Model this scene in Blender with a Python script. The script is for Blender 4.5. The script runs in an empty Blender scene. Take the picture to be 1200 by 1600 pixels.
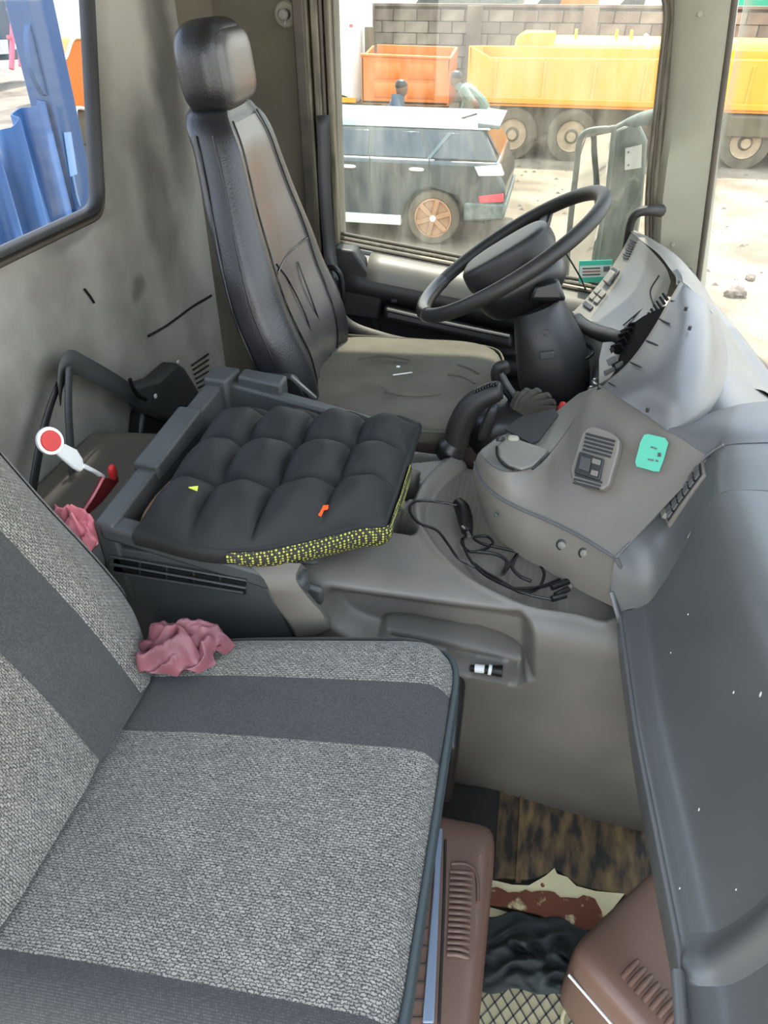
import bpy, bmesh, math, random
import numpy as np
from mathutils import Vector, Matrix, Euler
from mathutils.geometry import tessellate_polygon
random.seed(7)
C = bpy.context.scene.collection
SC = bpy.context.scene

# ------------------------------------------------------------------ camera
FPX = 1150.0; PITCH = math.radians(36.5); YAW = math.radians(12.0); CAMZ = 1.4
cd = bpy.data.cameras.new('camera'); cam = bpy.data.objects.new('camera', cd); C.objects.link(cam)
cam.location = (0, 0, CAMZ); cam.rotation_euler = (math.radians(90) - PITCH, 0, YAW)
cd.sensor_fit = 'VERTICAL'; cd.sensor_height = 36.0; cd.lens = FPX / 1600 * 36.0
cd.clip_start = 0.02; cd.clip_end = 300
SC.camera = cam

# ------------------------------------------------------------------ world, sun, exposure
w = bpy.data.worlds.new('sky'); SC.world = w; w.use_nodes = True
nt = w.node_tree; nt.nodes.clear()
wo = nt.nodes.new('ShaderNodeOutputWorld'); bg = nt.nodes.new('ShaderNodeBackground')
tc = nt.nodes.new('ShaderNodeTexCoord'); sp = nt.nodes.new('ShaderNodeSeparateXYZ'); cr = nt.nodes.new('ShaderNodeValToRGB')
cr.color_ramp.elements[0].position = 0.0; cr.color_ramp.elements[0].color = (1.0, 0.98, 0.93, 1)
cr.color_ramp.elements[1].position = 0.55; cr.color_ramp.elements[1].color = (0.70, 0.83, 1.04, 1)
nt.links.new(tc.outputs['Generated'], sp.inputs[0]); nt.links.new(sp.outputs['Z'], cr.inputs[0])
nt.links.new(cr.outputs[0], bg.inputs[0]); bg.inputs[1].default_value = 2.2
nt.links.new(bg.outputs[0], wo.inputs[0])
sd = bpy.data.lights.new('sun', 'SUN'); sun = bpy.data.objects.new('sun', sd); C.objects.link(sun)
sd.energy = 5.5; sd.angle = math.radians(1.5); sd.color = (1.0, 0.93, 0.82)
sun.location = (-5, 12, 30)
sun.rotation_euler = Vector((-0.08, 0.46, 0.88)).to_track_quat('Z', 'Y').to_euler()
vs = SC.view_settings
vs.view_transform = 'Standard'; vs.look = 'None'; vs.gamma = 1; vs.use_curve_mapping = False; vs.exposure = 1.4

# ------------------------------------------------------------------ helpers
def ray(u, v):
    r = (u - 600) / FPX; t = (800 - v) / FPX
    fw = math.cos(PITCH) + t * math.sin(PITCH); vz = -math.sin(PITCH) + t * math.cos(PITCH)
    return (-fw * math.sin(YAW) + r * math.cos(YAW), fw * math.cos(YAW) + r * math.sin(YAW), vz)
def W(u, v, X=None, Y=None, Z=None):
    "where the photograph's pixel lies on a measured plane of the place"
    d = ray(u, v)
    s = (X / d[0]) if X is not None else (Y / d[1]) if Y is not None else (Z - CAMZ) / d[2]
    return (d[0] * s, d[1] * s, d[2] * s + CAMZ)

OFF = {}
def thing(name, label, cat, loc=(0, 0, 0), group=None, kind=None):
    o = bpy.data.objects.new(name, None); C.objects.link(o); o.location = loc
    o.empty_display_size = 0.05
    if kind: o['kind'] = kind
    if label: o['label'] = label
    if cat: o['category'] = cat
    if group: o['group'] = group
    OFF[o] = Vector(loc); return o
def tag(o, label, cat, group=None):
    o['label'] = label; o['category'] = cat
    if group: o['group'] = group
    return o
def mk(name, V, Fc, mat, parent=None, smooth=True, uv=None, label=None, kind=None, sharp=40):
    V = [Vector(v) for v in V]
    me = bpy.data.meshes.new(name)
    if parent is not None:
        off = OFF[parent]
    else:
        xs = [v.x for v in V]; ys = [v.y for v in V]; zs = [v.z for v in V]
        off = Vector(((min(xs) + max(xs)) / 2, (min(ys) + max(ys)) / 2, min(zs)))
    me.from_pydata([tuple(v - off) for v in V], [], Fc); me.update()
    if uv is not None:
        l = me.uv_layers.new(name='UVMap')
        for lp in me.loops: l.data[lp.index].uv = uv[lp.vertex_index]
    bm = bmesh.new(); bm.from_mesh(me)
    bmesh.ops.recalc_face_normals(bm, faces=bm.faces); bm.to_mesh(me); bm.free()
    if smooth:
        for p in me.polygons: p.use_smooth = True
        try: me.set_sharp_from_angle(angle=math.radians(sharp))
        except Exception: pass
    o = bpy.data.objects.new(name, me); C.objects.link(o)
    if mat: me.materials.append(mat)
    if parent is not None: o.parent = parent; OFF[o] = off
    else: o.location = off; OFF[o] = off
    if label: o['label'] = label
    if kind: o['kind'] = kind
    return o
def cr1(P, t):
    n = len(P); i = min(max(int(math.floor(t)), 0), n - 2); f = t - i
    p1 = P[i]; p2 = P[i + 1]
    p0 = P[i - 1] if i > 0 else 2 * p1 - p2
    p3 = P[i + 2] if i + 2 < n else 2 * p2 - p1
    return 0.5 * ((2 * p1) + (p2 - p0) * f + (2 * p0 - 5 * p1 + 4 * p2 - p3) * f * f + (3 * p1 - p0 - 3 * p2 + p3) * f ** 3)
def curve(P, sub=6, closed=False):
    P = [Vector(p) for p in P]
    if closed:
        Q = [P[-1]] + P + [P[0], P[1]]
        return [cr1(Q, 1 + k / sub) for k in range(len(P) * sub)]
    return [cr1(P, k / sub) for k in range((len(P) - 1) * sub + 1)]
def grid(name, rows, mat, parent=None, su=5, sv=5, thick=0, fn=None, label=None, kind=None, r0=0, r1=None, sharp=40, flip=False):
    rows = [[Vector(p) for p in r] for r in rows]
    R = [[cr1(r, k / sv) for k in range((len(r) - 1) * sv + 1)] for r in rows]
    n = len(rows)
    if r1 is None: r1 = n - 1
    ts = [r0 + (r1 - r0) * k / max(1, round((r1 - r0) * su)) for k in range(max(1, round((r1 - r0) * su)) + 1)]
    G = [[cr1([r[j] for r in R], t) for j in range(len(R[0]))] for t in ts]
    nj = len(G[0]); ni = len(G)
    uv = []; V = []
    for i in range(ni):
        acc = 0
        for j in range(nj):
            if j: acc += (G[i][j] - G[i][j - 1]).length
            up = sum((G[k][nj // 2] - G[k - 1][nj // 2]).length for k in range(1, i + 1)) if j == 0 else up
            V.append(fn(G[i][j]) if fn else G[i][j]); uv.append((acc, up))
    Fc = []
    for i in range(ni - 1):
        for j in range(nj - 1):
            a = i * nj + j; f = (a, a + 1, a + nj + 1, a + nj)
            Fc.append(f[::-1] if flip else f)
    o = mk(name, V, Fc, mat, parent, uv=uv, label=label, kind=kind, sharp=sharp)
    if thick:
        m = o.modifiers.new('thickness', 'SOLIDIFY'); m.thickness = thick; m.offset = -1
    return o
def tube(name, P, r, mat, parent=None, seg=8, closed=False, sub=5, label=None, kind=None, flat=None, raw=False):
    Q = curve(P, sub, closed) if not raw else [Vector(p) for p in P]
    n = len(Q); V = []; Fc = []
    rr = r if hasattr(r, '__len__') else None
    up = Vector((0, 0, 1)); prev = None
    for i, q in enumerate(Q):
        a = Q[(i + 1) % n] if (closed or i < n - 1) else q
        b = Q[i - 1] if (closed or i > 0) else q
        t = (a - b).normalized()
        if prev is None:
            x = t.cross(up)
            if x.length < 0.1: x = t.cross(Vector((1, 0, 0)))
        else:
            x = prev - t * prev.dot(t)
        x.normalize(); prev = x; y = t.cross(x)
        if rr:
            s = i / (n - 1) * (len(rr) - 1); k = min(int(s), len(rr) - 2); ri = rr[k] + (rr[k + 1] - rr[k]) * (s - k)
        else: ri = r
        fl = flat or 1.0
        for k in range(seg):
            an = 2 * math.pi * k / seg
            V.append(q + x * math.cos(an) * ri + y * math.sin(an) * ri * fl)
    for i in range(n if closed else n - 1):
        for k in range(seg):
            a = i * seg + k; b = i * seg + (k + 1) % seg; c = ((i + 1) % n) * seg + (k + 1) % seg; d = ((i + 1) % n) * seg + k
            Fc.append((a, b, c, d))
    if not closed:
        Fc.append(tuple(range(seg))[::-1]); Fc.append(tuple(range((n - 1) * seg, n * seg)))
    return mk(name, V, Fc, mat, parent, label=label, kind=kind, sharp=60)
def bev(o, wd, seg=2):
    m = o.modifiers.new('bevel', 'BEVEL'); m.width = wd; m.segments = seg; m.limit_method = 'ANGLE'; m.angle_limit = math.radians(35)
    return o
def hexa(name, b4, t4, mat, parent=None, bevel=0.0, label=None, kind=None, seg=2):
    V = list(b4) + list(t4)
    Fc = [(3, 2, 1, 0), (4, 5, 6, 7), (0, 1, 5, 4), (1, 2, 6, 5), (2, 3, 7, 6), (3, 0, 4, 7)]
    o = mk(name, V, Fc, mat, parent, label=label, kind=kind, sharp=50)
    if bevel: bev(o, bevel, seg)
    return o
def box(name, c, s, mat, parent=None, rot=None, bevel=0.0, label=None, kind=None, seg=2):
    M = Euler(rot).to_matrix() if rot else Matrix.Identity(3)
    c = Vector(c); P = []
    for z in (-1, 1):
        for x, y in ((-1, -1), (1, -1), (1, 1), (-1, 1)):
            P.append(c + M @ Vector((x * s[0] / 2, y * s[1] / 2, z * s[2] / 2)))
    return hexa(name, P[:4], P[4:], mat, parent, bevel, label, kind, seg)
def slab(name, P, th, mat, parent=None, bevel=0.0, label=None, kind=None, smooth_sub=0, seg=2):
    "closed outline of points in space, given depth th (a vector or a distance along the outline's normal)"
    P = [Vector(p) for p in P]
    if smooth_sub: P = curve(P, smooth_sub, True)
    n = len(P)
    if not isinstance(th, (tuple, list, Vector)):
        nr = Vector((0, 0, 0))
        for i in range(n): nr += P[i].cross(P[(i + 1) % n])
        th = nr.normalized() * th
    th = Vector(th)
    V = P + [p + th for p in P]
    T = tessellate_polygon([P])
    Fc = [tuple(t) for t in T] + [tuple(i + n for i in t[::-1]) for t in T]
    Fc += [(i, (i + 1) % n, (i + 1) % n + n, i + n) for i in range(n)]
    o = mk(name, V, Fc, mat, parent, label=label, kind=kind, sharp=40)
    if bevel: bev(o, bevel, seg)
    return o
def blob(name, c, s, mat, parent=None, n=5, rot=None, res=10, fn=None, label=None):
    "rounded block: cube mapped with an n-norm"
    M = Euler(rot).to_matrix() if rot else Matrix.Identity(3)
    bm = bmesh.new(); bmesh.ops.create_cube(bm, size=2)
    bmesh.ops.subdivide_edges(bm, edges=bm.edges, cuts=res, use_grid_fill=True)
    V = []; c = Vector(c)
    for v in bm.verts:
        p = v.co
        L = (abs(p.x) ** n + abs(p.y) ** n + abs(p.z) ** n) ** (1 / n)
        q = p / L
        if fn: q = fn(q)
        V.append(c + M @ Vector((q.x * s[0] / 2, q.y * s[1] / 2, q.z * s[2] / 2)))
    bm.verts.index_update()
    Fc = [tuple(v.index for v in f.verts) for f in bm.faces]; bm.free()
    return mk(name, V, Fc, mat, parent, label=label, sharp=80)
def loft(name, secs, mat, parent=None, closed=True, caps=True, label=None, sub=1, sharp=50):
    S = [[Vector(p) for p in s] for s in secs]
    if sub > 1:
        m = len(S[0]); n0 = len(S)
        S = [[cr1([s[j] for s in S], k / sub) for j in range(m)] for k in range((n0 - 1) * sub + 1)]
    m = len(S[0]); V = [p for s in S for p in s]; Fc = []
    for i in range(len(S) - 1):
        for k in range(m if closed else m - 1):
            a = i * m + k; b = i * m + (k + 1) % m
            Fc.append((a, b, b + m, a + m))
    if caps:
        Fc.append(tuple(range(m))[::-1]); Fc.append(tuple(range((len(S) - 1) * m, len(S) * m)))
    uv = [(k / m, i * .05) for i in range(len(S)) for k in range(m)]
    return mk(name, V, Fc, mat, parent, label=label, sharp=sharp, uv=uv)
def ring(c, ax, rad, r2, seg=48):
    ax = Vector(ax).normalized(); x = ax.cross(Vector((0, 1, 0)))
    if x.length < .1: x = ax.cross(Vector((1, 0, 0)))
    x.normalize(); y = ax.cross(x)
    return [Vector(c) + (x * math.cos(2 * math.pi * k / seg) + y * math.sin(2 * math.pi * k / seg)) * rad for k in range(seg)]
def disc(name, c, ax, prof, mat, parent=None, seg=28, label=None):
    "turned solid: prof is a list of (radius, height along ax)"
    ax = Vector(ax).normalized(); x = ax.cross(Vector((0, 0, 1)))
    if x.length < .1: x = ax.cross(Vector((1, 0, 0)))
    x.normalize(); y = ax.cross(x); c = Vector(c); secs = []
    for r, h in prof:
        secs.append([c + ax * h + (x * math.cos(2 * math.pi * k / seg) + y * math.sin(2 * math.pi * k / seg)) * max(r, 1e-4) for k in range(seg)])
    return loft(name, secs, mat, parent, label=label, sharp=35)
def copy_tree(o, parent=None):
    c = o.copy(); C.objects.link(c); c.parent = parent
    for ch in list(o.children): copy_tree(ch, c)
    return c

# ------------------------------------------------------------------ materials
def s2l(c):
    return tuple(((x / 255) / 12.92 if x <= 10 else ((x / 255 + .055) / 1.055) ** 2.4) for x in c)
def mat(name, col, rough=.6, metal=0.0, var=0.0, vscale=6, col2=None, bump=0.0, bscale=400, spec=.5, rvar=0.0, detail=5, stretch=None, coat=0.0, emis=None, thr=None):
    m = bpy.data.materials.new(name); m.use_nodes = True; nt = m.node_tree; b = nt.nodes['Principled BSDF']
    b.inputs['Base Color'].default_value = (*s2l(col), 1); b.inputs['Roughness'].default_value = rough
    b.inputs['Metallic'].default_value = metal; b.inputs['Specular IOR Level'].default_value = spec
    if coat: b.inputs['Coat Weight'].default_value = coat; b.inputs['Coat Roughness'].default_value = .2
    tc = nt.nodes.new('ShaderNodeTexCoord'); mp = nt.nodes.new('ShaderNodeMapping')
    nt.links.new(tc.outputs['Object'], mp.inputs[0])
    if stretch: mp.inputs['Scale'].default_value = stretch
    if var or col2 or rvar:
        n = nt.nodes.new('ShaderNodeTexNoise'); n.inputs['Scale'].default_value = vscale; n.inputs['Detail'].default_value = detail
        nt.links.new(mp.outputs[0], n.inputs[0])
        r = nt.nodes.new('ShaderNodeValToRGB'); nt.links.new(n.outputs['Fac'], r.inputs[0])
        e = r.color_ramp.elements
        lo, hi = thr if thr else (.3, .7)
        e[0].position = lo; e[1].position = hi
        c1 = s2l(col); c2 = s2l(col2) if col2 else tuple(x * (1 - var) for x in c1)
        e[0].color = (*c2, 1); e[1].color = (*c1, 1)
        nt.links.new(r.outputs[0], b.inputs['Base Color'])
        if rvar:
            mr = nt.nodes.new('ShaderNodeMapRange'); mr.inputs[3].default_value = rough - rvar; mr.inputs[4].default_value = min(1, rough + rvar)
            nt.links.new(n.outputs['Fac'], mr.inputs[0]); nt.links.new(mr.outputs[0], b.inputs['Roughness'])
    if bump:
        n2 = nt.nodes.new('ShaderNodeTexNoise'); n2.inputs['Scale'].default_value = bscale; n2.inputs['Detail'].default_value = 3
        nt.links.new(mp.outputs[0], n2.inputs[0])
        bp = nt.nodes.new('ShaderNodeBump'); bp.inputs['Strength'].default_value = bump; bp.inputs['Distance'].default_value = .002
        nt.links.new(n2.outputs['Fac'], bp.inputs['Height']); nt.links.new(bp.outputs[0], b.inputs['Normal'])
    if emis:
        b.inputs['Emission Color'].default_value = (*s2l(emis[0]), 1); b.inputs['Emission Strength'].default_value = emis[1]
    return m
def weave_mat(name, ca, cb, bw, rh, mortar, dist=.0012, rot=0, bumpd=.0012, rough=.92):
    m = bpy.data.materials.new(name); m.use_nodes = True; nt = m.node_tree; b = nt.nodes['Principled BSDF']
    b.inputs['Roughness'].default_value = rough; b.inputs['Specular IOR Level'].default_value = .2
    b.inputs['Sheen Weight'].default_value = .15
    tc = nt.nodes.new('ShaderNodeTexCoord'); mp = nt.nodes.new('ShaderNodeMapping')
    nt.links.new(tc.outputs['UV'], mp.inputs[0]); mp.inputs['Rotation'].default_value = (0, 0, rot)
    n = nt.nodes.new('ShaderNodeTexNoise'); n.inputs['Scale'].default_value = 320; n.inputs['Detail'].default_value = 3
    nt.links.new(mp.outputs[0], n.inputs[0])
    mx = nt.nodes.new('ShaderNodeVectorMath'); mx.operation = 'MULTIPLY_ADD'
    nt.links.new(n.outputs['Color'], mx.inputs[0]); mx.inputs[1].default_value = (dist * 2,) * 3; nt.links.new(mp.outputs[0], mx.inputs[2])
    br = nt.nodes.new('ShaderNodeTexBrick'); nt.links.new(mx.outputs[0], br.inputs[0])
    br.inputs['Scale'].default_value = 1; br.inputs['Brick Width'].default_value = bw; br.inputs['Row Height'].default_value = rh
    br.inputs['Mortar Size'].default_value = mortar; br.inputs['Mortar Smooth'].default_value = .6
    br.inputs['Color1'].default_value = (*s2l(ca), 1); br.inputs['Color2'].default_value = (*s2l(tuple(x * .80 for x in ca)), 1)
    br.inputs['Mortar'].default_value = (*s2l(cb), 1)
    n3 = nt.nodes.new('ShaderNodeTexNoise'); n3.inputs['Scale'].default_value = 9; n3.inputs['Detail'].default_value = 4; nt.links.new(mp.outputs[0], n3.inputs[0])
    mr = nt.nodes.new('ShaderNodeMapRange'); mr.inputs[1].default_value = .3; mr.inputs[2].default_value = .7; mr.inputs[3].default_value = .84; mr.inputs[4].default_value = 1.04
    nt.links.new(n3.outputs['Fac'], mr.inputs[0])
    vm = nt.nodes.new('ShaderNodeVectorMath'); vm.operation = 'SCALE'; nt.links.new(br.outputs['Color'], vm.inputs[0]); nt.links.new(mr.outputs[0], vm.inputs['Scale'])
    nt.links.new(vm.outputs[0], b.inputs['Base Color'])
    bp = nt.nodes.new('ShaderNodeBump'); bp.inputs['Strength'].default_value = .6; bp.inputs['Distance'].default_value = bumpd; bp.invert = True
    nt.links.new(br.outputs['Fac'], bp.inputs['Height']); nt.links.new(bp.outputs[0], b.inputs['Normal'])
    return m
def glass_mat(name, dirt, col=(205, 205, 190), lo=.1, tint=(1, 1, 1), scale=3.0):
    m = bpy.data.materials.new(name); m.use_transparent_shadow = True; m.use_nodes = True; nt = m.node_tree; nt.nodes.clear()
    o = nt.nodes.new('ShaderNodeOutputMaterial'); tr = nt.nodes.new('ShaderNodeBsdfTransparent'); gl = nt.nodes.new('ShaderNodeBsdfGlossy')
    tr.inputs[0].default_value = (*tint, 1); gl.inputs['Roughness'].default_value = .02
    df = nt.nodes.new('ShaderNodeBsdfTranslucent'); df.inputs[0].default_value = (*s2l(col), 1)
    m1 = nt.nodes.new('ShaderNodeMixShader'); m2 = nt.nodes.new('ShaderNodeMixShader')
    lw = nt.nodes.new('ShaderNodeLayerWeight'); lw.inputs[0].default_value = .5
    tc = nt.nodes.new('ShaderNodeTexCoord'); mp = nt.nodes.new('ShaderNodeMapping'); mp.inputs['Scale'].default_value = (1, 1, .25)
    n = nt.nodes.new('ShaderNodeTexNoise'); n.inputs['Scale'].default_value = scale * 6; n.inputs['Detail'].default_value = 8; n.inputs['Roughness'].default_value = .7
    nt.links.new(tc.outputs['Object'], mp.inputs[0]); nt.links.new(mp.outputs[0], n.inputs[0])
    mr = nt.nodes.new('ShaderNodeMapRange'); mr.inputs[1].default_value = .4; mr.inputs[2].default_value = .8; mr.inputs[3].default_value = lo; mr.inputs[4].default_value = dirt
    nt.links.new(n.outputs['Fac'], mr.inputs[0]); nt.links.new(mr.outputs[0], m2.inputs[0])
    pw = nt.nodes.new('ShaderNodeMath'); pw.operation = 'POWER'; pw.inputs[1].default_value = 4; nt.links.new(lw.outputs['Facing'], pw.inputs[0])
    ma = nt.nodes.new('ShaderNodeMath'); ma.operation = 'MULTIPLY_ADD'; ma.inputs[1].default_value = .7; ma.inputs[2].default_value = .03; nt.links.new(pw.outputs[0], ma.inputs[0]); nt.links.new(ma.outputs[0], m1.inputs[0]); nt.links.new(tr.outputs[0], m1.inputs[1]); nt.links.new(gl.outputs[0], m1.inputs[2])
    nt.links.new(m1.outputs[0], m2.inputs[1]); nt.links.new(df.outputs[0], m2.inputs[2]); nt.links.new(m2.outputs[0], o.inputs[0])
    return m

M = {}
M['dash'] = mat('dash_plastic', (92, 93, 92), .38, var=.18, vscale=5, bump=.10, bscale=900, spec=.5, rvar=.08)
M['dash2'] = mat('dash_plastic_matt', (108, 103, 94), .5, var=.15, vscale=6, bump=.12, bscale=900)
M['fascia'] = mat('fascia_plastic', (86, 88, 86), .38, var=.2, vscale=5, bump=.06, bscale=900, rvar=.08)
M['dashlight'] = mat('dash_plastic_light', (118, 115, 105), .5, var=.2, vscale=9, bump=.08, bscale=600)
M['tunnel'] = mat('tunnel_plastic', (112, 106, 96), .5, vscale=5, col2=(90, 87, 80), bump=.12, bscale=700, rvar=.1)
M['tray'] = mat('tray_plastic', (64, 66, 64), .55, var=.25, vscale=7, bump=.15, bscale=700)
M['darkpl'] = mat('dark_plastic', (38, 38, 37), .5, var=.3, vscale=12, bump=.1, bscale=500)
M['blackpl'] = mat('black_plastic', (20, 20, 20), .4, var=.3, vscale=12)
M['rubber'] = mat('black_rubber', (33, 31, 28), .55, var=.35, vscale=15)
M['deep_black'] = mat('void_foam_black', (16, 14, 12), .95, spec=.1, var=.5, vscale=60, bump=.6, bscale=150)
M['boot'] = mat('dusty_boot_rubber', (74, 68, 58), .8, var=.4, vscale=30)
M['leather'] = mat('black_leather', (34, 34, 35), .36, var=.25, vscale=10, bump=.25, bscale=260, spec=.6)
M['leather_sheen'] = mat('leather_reflection_grey', (74, 71, 71), .34, var=.2, vscale=8, bump=.2, bscale=260, spec=.6)  # paler than the black leather: reflection on the seat faces put into the colour
M['dustfab'] = mat('dusty_fabric', (104, 100, 88), .9, var=.35, vscale=9, bump=.5, bscale=500, spec=.2)
M['brownfab'] = mat('brown_side_fabric', (62, 48, 42), .9, var=.3, vscale=20)
M['weave'] = weave_mat('knit_weave', (146, 141, 130), (62, 61, 58), .0070, .0033, .0008, dist=.0030)
M['stripe'] = weave_mat('stripe_weave', (76, 76, 73), (54, 54, 52), .003, .0028, .0005, dist=.0003, bumpd=.0005)
M['piping'] = mat('teal_grey_piping', (52, 61, 61), .75)
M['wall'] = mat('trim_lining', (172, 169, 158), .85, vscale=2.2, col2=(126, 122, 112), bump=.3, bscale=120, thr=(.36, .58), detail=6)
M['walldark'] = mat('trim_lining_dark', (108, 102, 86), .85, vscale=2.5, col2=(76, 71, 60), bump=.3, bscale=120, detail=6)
M['pillar'] = mat('pillar_trim', (146, 143, 124), .7, var=.15, vscale=5, bump=.1, bscale=200)
M['frame'] = mat('dirty_rail', (112, 106, 86), .55, col2=(56, 48, 36), vscale=18, stretch=(3, 3, .5), bump=.3, bscale=60)
M['seal'] = mat('rubber_seal', (48, 44, 40), .6, col2=(74, 66, 54), vscale=10, thr=(.5, .75))
M['cushion'] = mat('black_satin', (33, 33, 31), .68, var=.3, vscale=12, bump=.6, bscale=45, spec=.3)
M['brownpl'] = mat('brown_plastic', (116, 90, 76), .42, var=.12, vscale=6, bump=.05, bscale=300)
M['bluestrip'] = mat('blue_grey_strip', (122, 136, 154), .5)
M['white'] = mat('white_plastic', (225, 226, 220), .45)
M['red'] = mat('red_plastic', (200, 45, 40), .5, var=.2, vscale=20)
M['darkred'] = mat('dark_red', (120, 28, 26), .6, var=.3, vscale=20)
M['pink'] = mat('dusty_rose_cloth', (132, 78, 84), .55, col2=(96, 54, 60), vscale=16, bump=.5, bscale=60)
M['pinkl'] = mat('light_pink_cloth', (215, 130, 135), .75, col2=(170, 90, 98), vscale=30)
M['teal'] = mat('teal_sticker', (84, 172, 144), .5, var=.06, vscale=40)
M['tealwin'] = mat('teal_print', (70, 190, 160), .5)
M['paper'] = mat('sticker_paper', (215, 232, 214), .6)
M['ink'] = mat('print_ink', (70, 60, 60), .7)
M['inkred'] = mat('print_ink_red', (170, 70, 80), .7)
M['chrome'] = mat('worn_metal', (190, 188, 180), .3, metal=.9, var=.2, vscale=20)
M['steel'] = mat('grey_metal', (120, 120, 118), .4, metal=.6, var=.2, vscale=20)
M['cloth'] = mat('dark_green_cloth', (50, 56, 54), .85, var=.4, vscale=14, bump=.5, bscale=80)
M['cream'] = mat('cream_paint', (226, 214, 168), .6, var=.15, vscale=12)
M['rust'] = mat('rust', (108, 62, 40), .85, col2=(214, 196, 150), vscale=26, thr=(.36, .44), bump=.4, bscale=120)
M['mat'] = mat('worn_black_mat', (40, 37, 32), .7, col2=(126, 102, 66), vscale=22, detail=14, stretch=(2.4, .7, .5), thr=(.30, .62), bump=.5, bscale=90)
M['matd'] = mat('dark_mat', (40, 38, 34), .75, col2=(110, 90, 62), vscale=10, detail=10, thr=(.28, .36), bump=.4, bscale=120)
M['yellowdot'] = None
M['tan'] = mat('tan_foam', (196, 158, 126), .8, var=.2, vscale=30)
M['orange_tag'] = mat('orange_tag', (255, 90, 35), .5)
M['yellow_tag'] = mat('yellow_scrap', (200, 210, 70), .5)
# outdoors
M['ground'] = mat('yard_ground', (132, 120, 100), .95, col2=(98, 86, 70), vscale=.9, detail=12, thr=(.36, .56), bump=.8, bscale=4)
M['orange'] = mat('orange_paint', (214, 112, 8), .5, var=.15, vscale=1.5, detail=8)
M['orange2'] = mat('amber_paint', (236, 148, 2), .5, var=.12, vscale=1.2, detail=8)
M['yellow'] = mat('yellow_paint', (238, 170, 4), .45, var=.08, vscale=1)
M['block'] = mat('concrete_block', (118, 106, 94), .95, col2=(84, 72, 62), vscale=2.5, detail=10, bump=.5, bscale=20)
M['tyre'] = mat('dusty_tyre', (98, 88, 70), .95, var=.35, vscale=5)
M['wheelhub'] = mat('dusty_wheel', (170, 148, 116), .7, var=.3, vscale=8)
M['alloy'] = mat('muddy_alloy', (168, 122, 84), .6, var=.3, vscale=8)
M['carpaint'] = mat('teal_grey_car_paint', (38, 52, 58), .3, col2=(74, 76, 68), vscale=1.2, detail=8, thr=(.34, .60), coat=.4, spec=.6)
M['carroof'] = mat('car_roof', (88, 102, 102), .3, coat=.4)
M['carglass'] = mat('car_glass', (52, 64, 68), .12, spec=.8, var=.2, vscale=1.5)
M['taillamp'] = mat('tail_lamp', (235, 70, 80), .3)
M['lampclear'] = mat('clear_lamp', (215, 215, 208), .3, var=.2, vscale=12)
M['whitepaint'] = mat('white_truck_paint', (226, 228, 220), .4, var=.06, vscale=2)
M['greenpaint'] = mat('green_paint', (20, 150, 110), .5, var=.1, vscale=1)
M['undercarriage'] = mat('undercarriage', (96, 84, 60), .9, var=.4, vscale=3)
M['bluecont'] = mat('blue_container_paint', (30, 78, 122), .45, var=.18, vscale=3, detail=6)
M['bluelight'] = mat('pale_blue_patch', (120, 160, 196), .5)
M['redladder'] = mat('pink_red_paint', (206, 96, 110), .6)
M['glass_side'] = glass_mat('dirty_side_glass', .09, lo=.012, tint=(.80, .81, .78))
M['glass_front'] = glass_mat('windscreen_glass', .05, lo=.01, tint=(.90, .91, .90))
M['glass_rear'] = glass_mat('rear_glass', .02, lo=.0, tint=(.78, .80, .84))
M['mirror'] = mat('mirror_face', (225, 230, 232), .03, metal=1)
M['mirrorback'] = mat('mirror_housing', (72, 84, 80), .6, col2=(110, 116, 106), vscale=14)
M['shirt'] = mat('grey_green_shirt', (96, 112, 98), .9)
M['shirt2'] = mat('slate_shirt', (70, 84, 96), .9)
M['skin'] = mat('brown_skin', (96, 62, 42), .6)
M['trouser'] = mat('dark_trousers', (40, 40, 44), .9)
M['roofl'] = mat('headliner', (150, 146, 132), .9)
def dotmat():
    m = bpy.data.materials.new('yellow_dotted_fabric'); m.use_nodes = True; nt = m.node_tree; b = nt.nodes['Principled BSDF']; b.inputs['Roughness'].default_value = .8
    tc = nt.nodes.new('ShaderNodeTexCoord'); v = nt.nodes.new('ShaderNodeTexVoronoi'); v.inputs['Scale'].default_value = 190; v.inputs['Randomness'].default_value = .15
    nt.links.new(tc.outputs['Object'], v.inputs[0]); r = nt.nodes.new('ShaderNodeValToRGB'); nt.links.new(v.outputs['Distance'], r.inputs[0])
    r.color_ramp.elements[0].position = .30; r.color_ramp.elements[0].color = (*s2l((176, 172, 60)), 1)
    r.color_ramp.elements[1].position = .40; r.color_ramp.elements[1].color = (*s2l((34, 34, 28)), 1)
    nt.links.new(r.outputs[0], b.inputs['Base Color']); return m
M['yellowdot'] = dotmat()

# ================================================================== SETTING
XR = -1.0      # rear wall
YD = 2.20      # driver's door plane
ground_c = [(-60, -20), (60, -20), (60, 90), (-60, 90)]
def gz(x, y): return -1.63
g = mk('ground', [(x, y, -1.63) for x, y in ground_c], [(0, 1, 2, 3)], M['ground'], smooth=False, kind='structure')
g['label'] = 'pale sunlit dirt yard outside the cab'
floor = box('floor', (-.25, 1.1, -.03), (1.5, 2.2, .06), M['matd'], kind='structure')
ceiling = box('ceiling', (-.27, 1.1, 1.93), (1.5, 2.24, .05), M['roofl'], kind='structure', bevel=.01)
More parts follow.
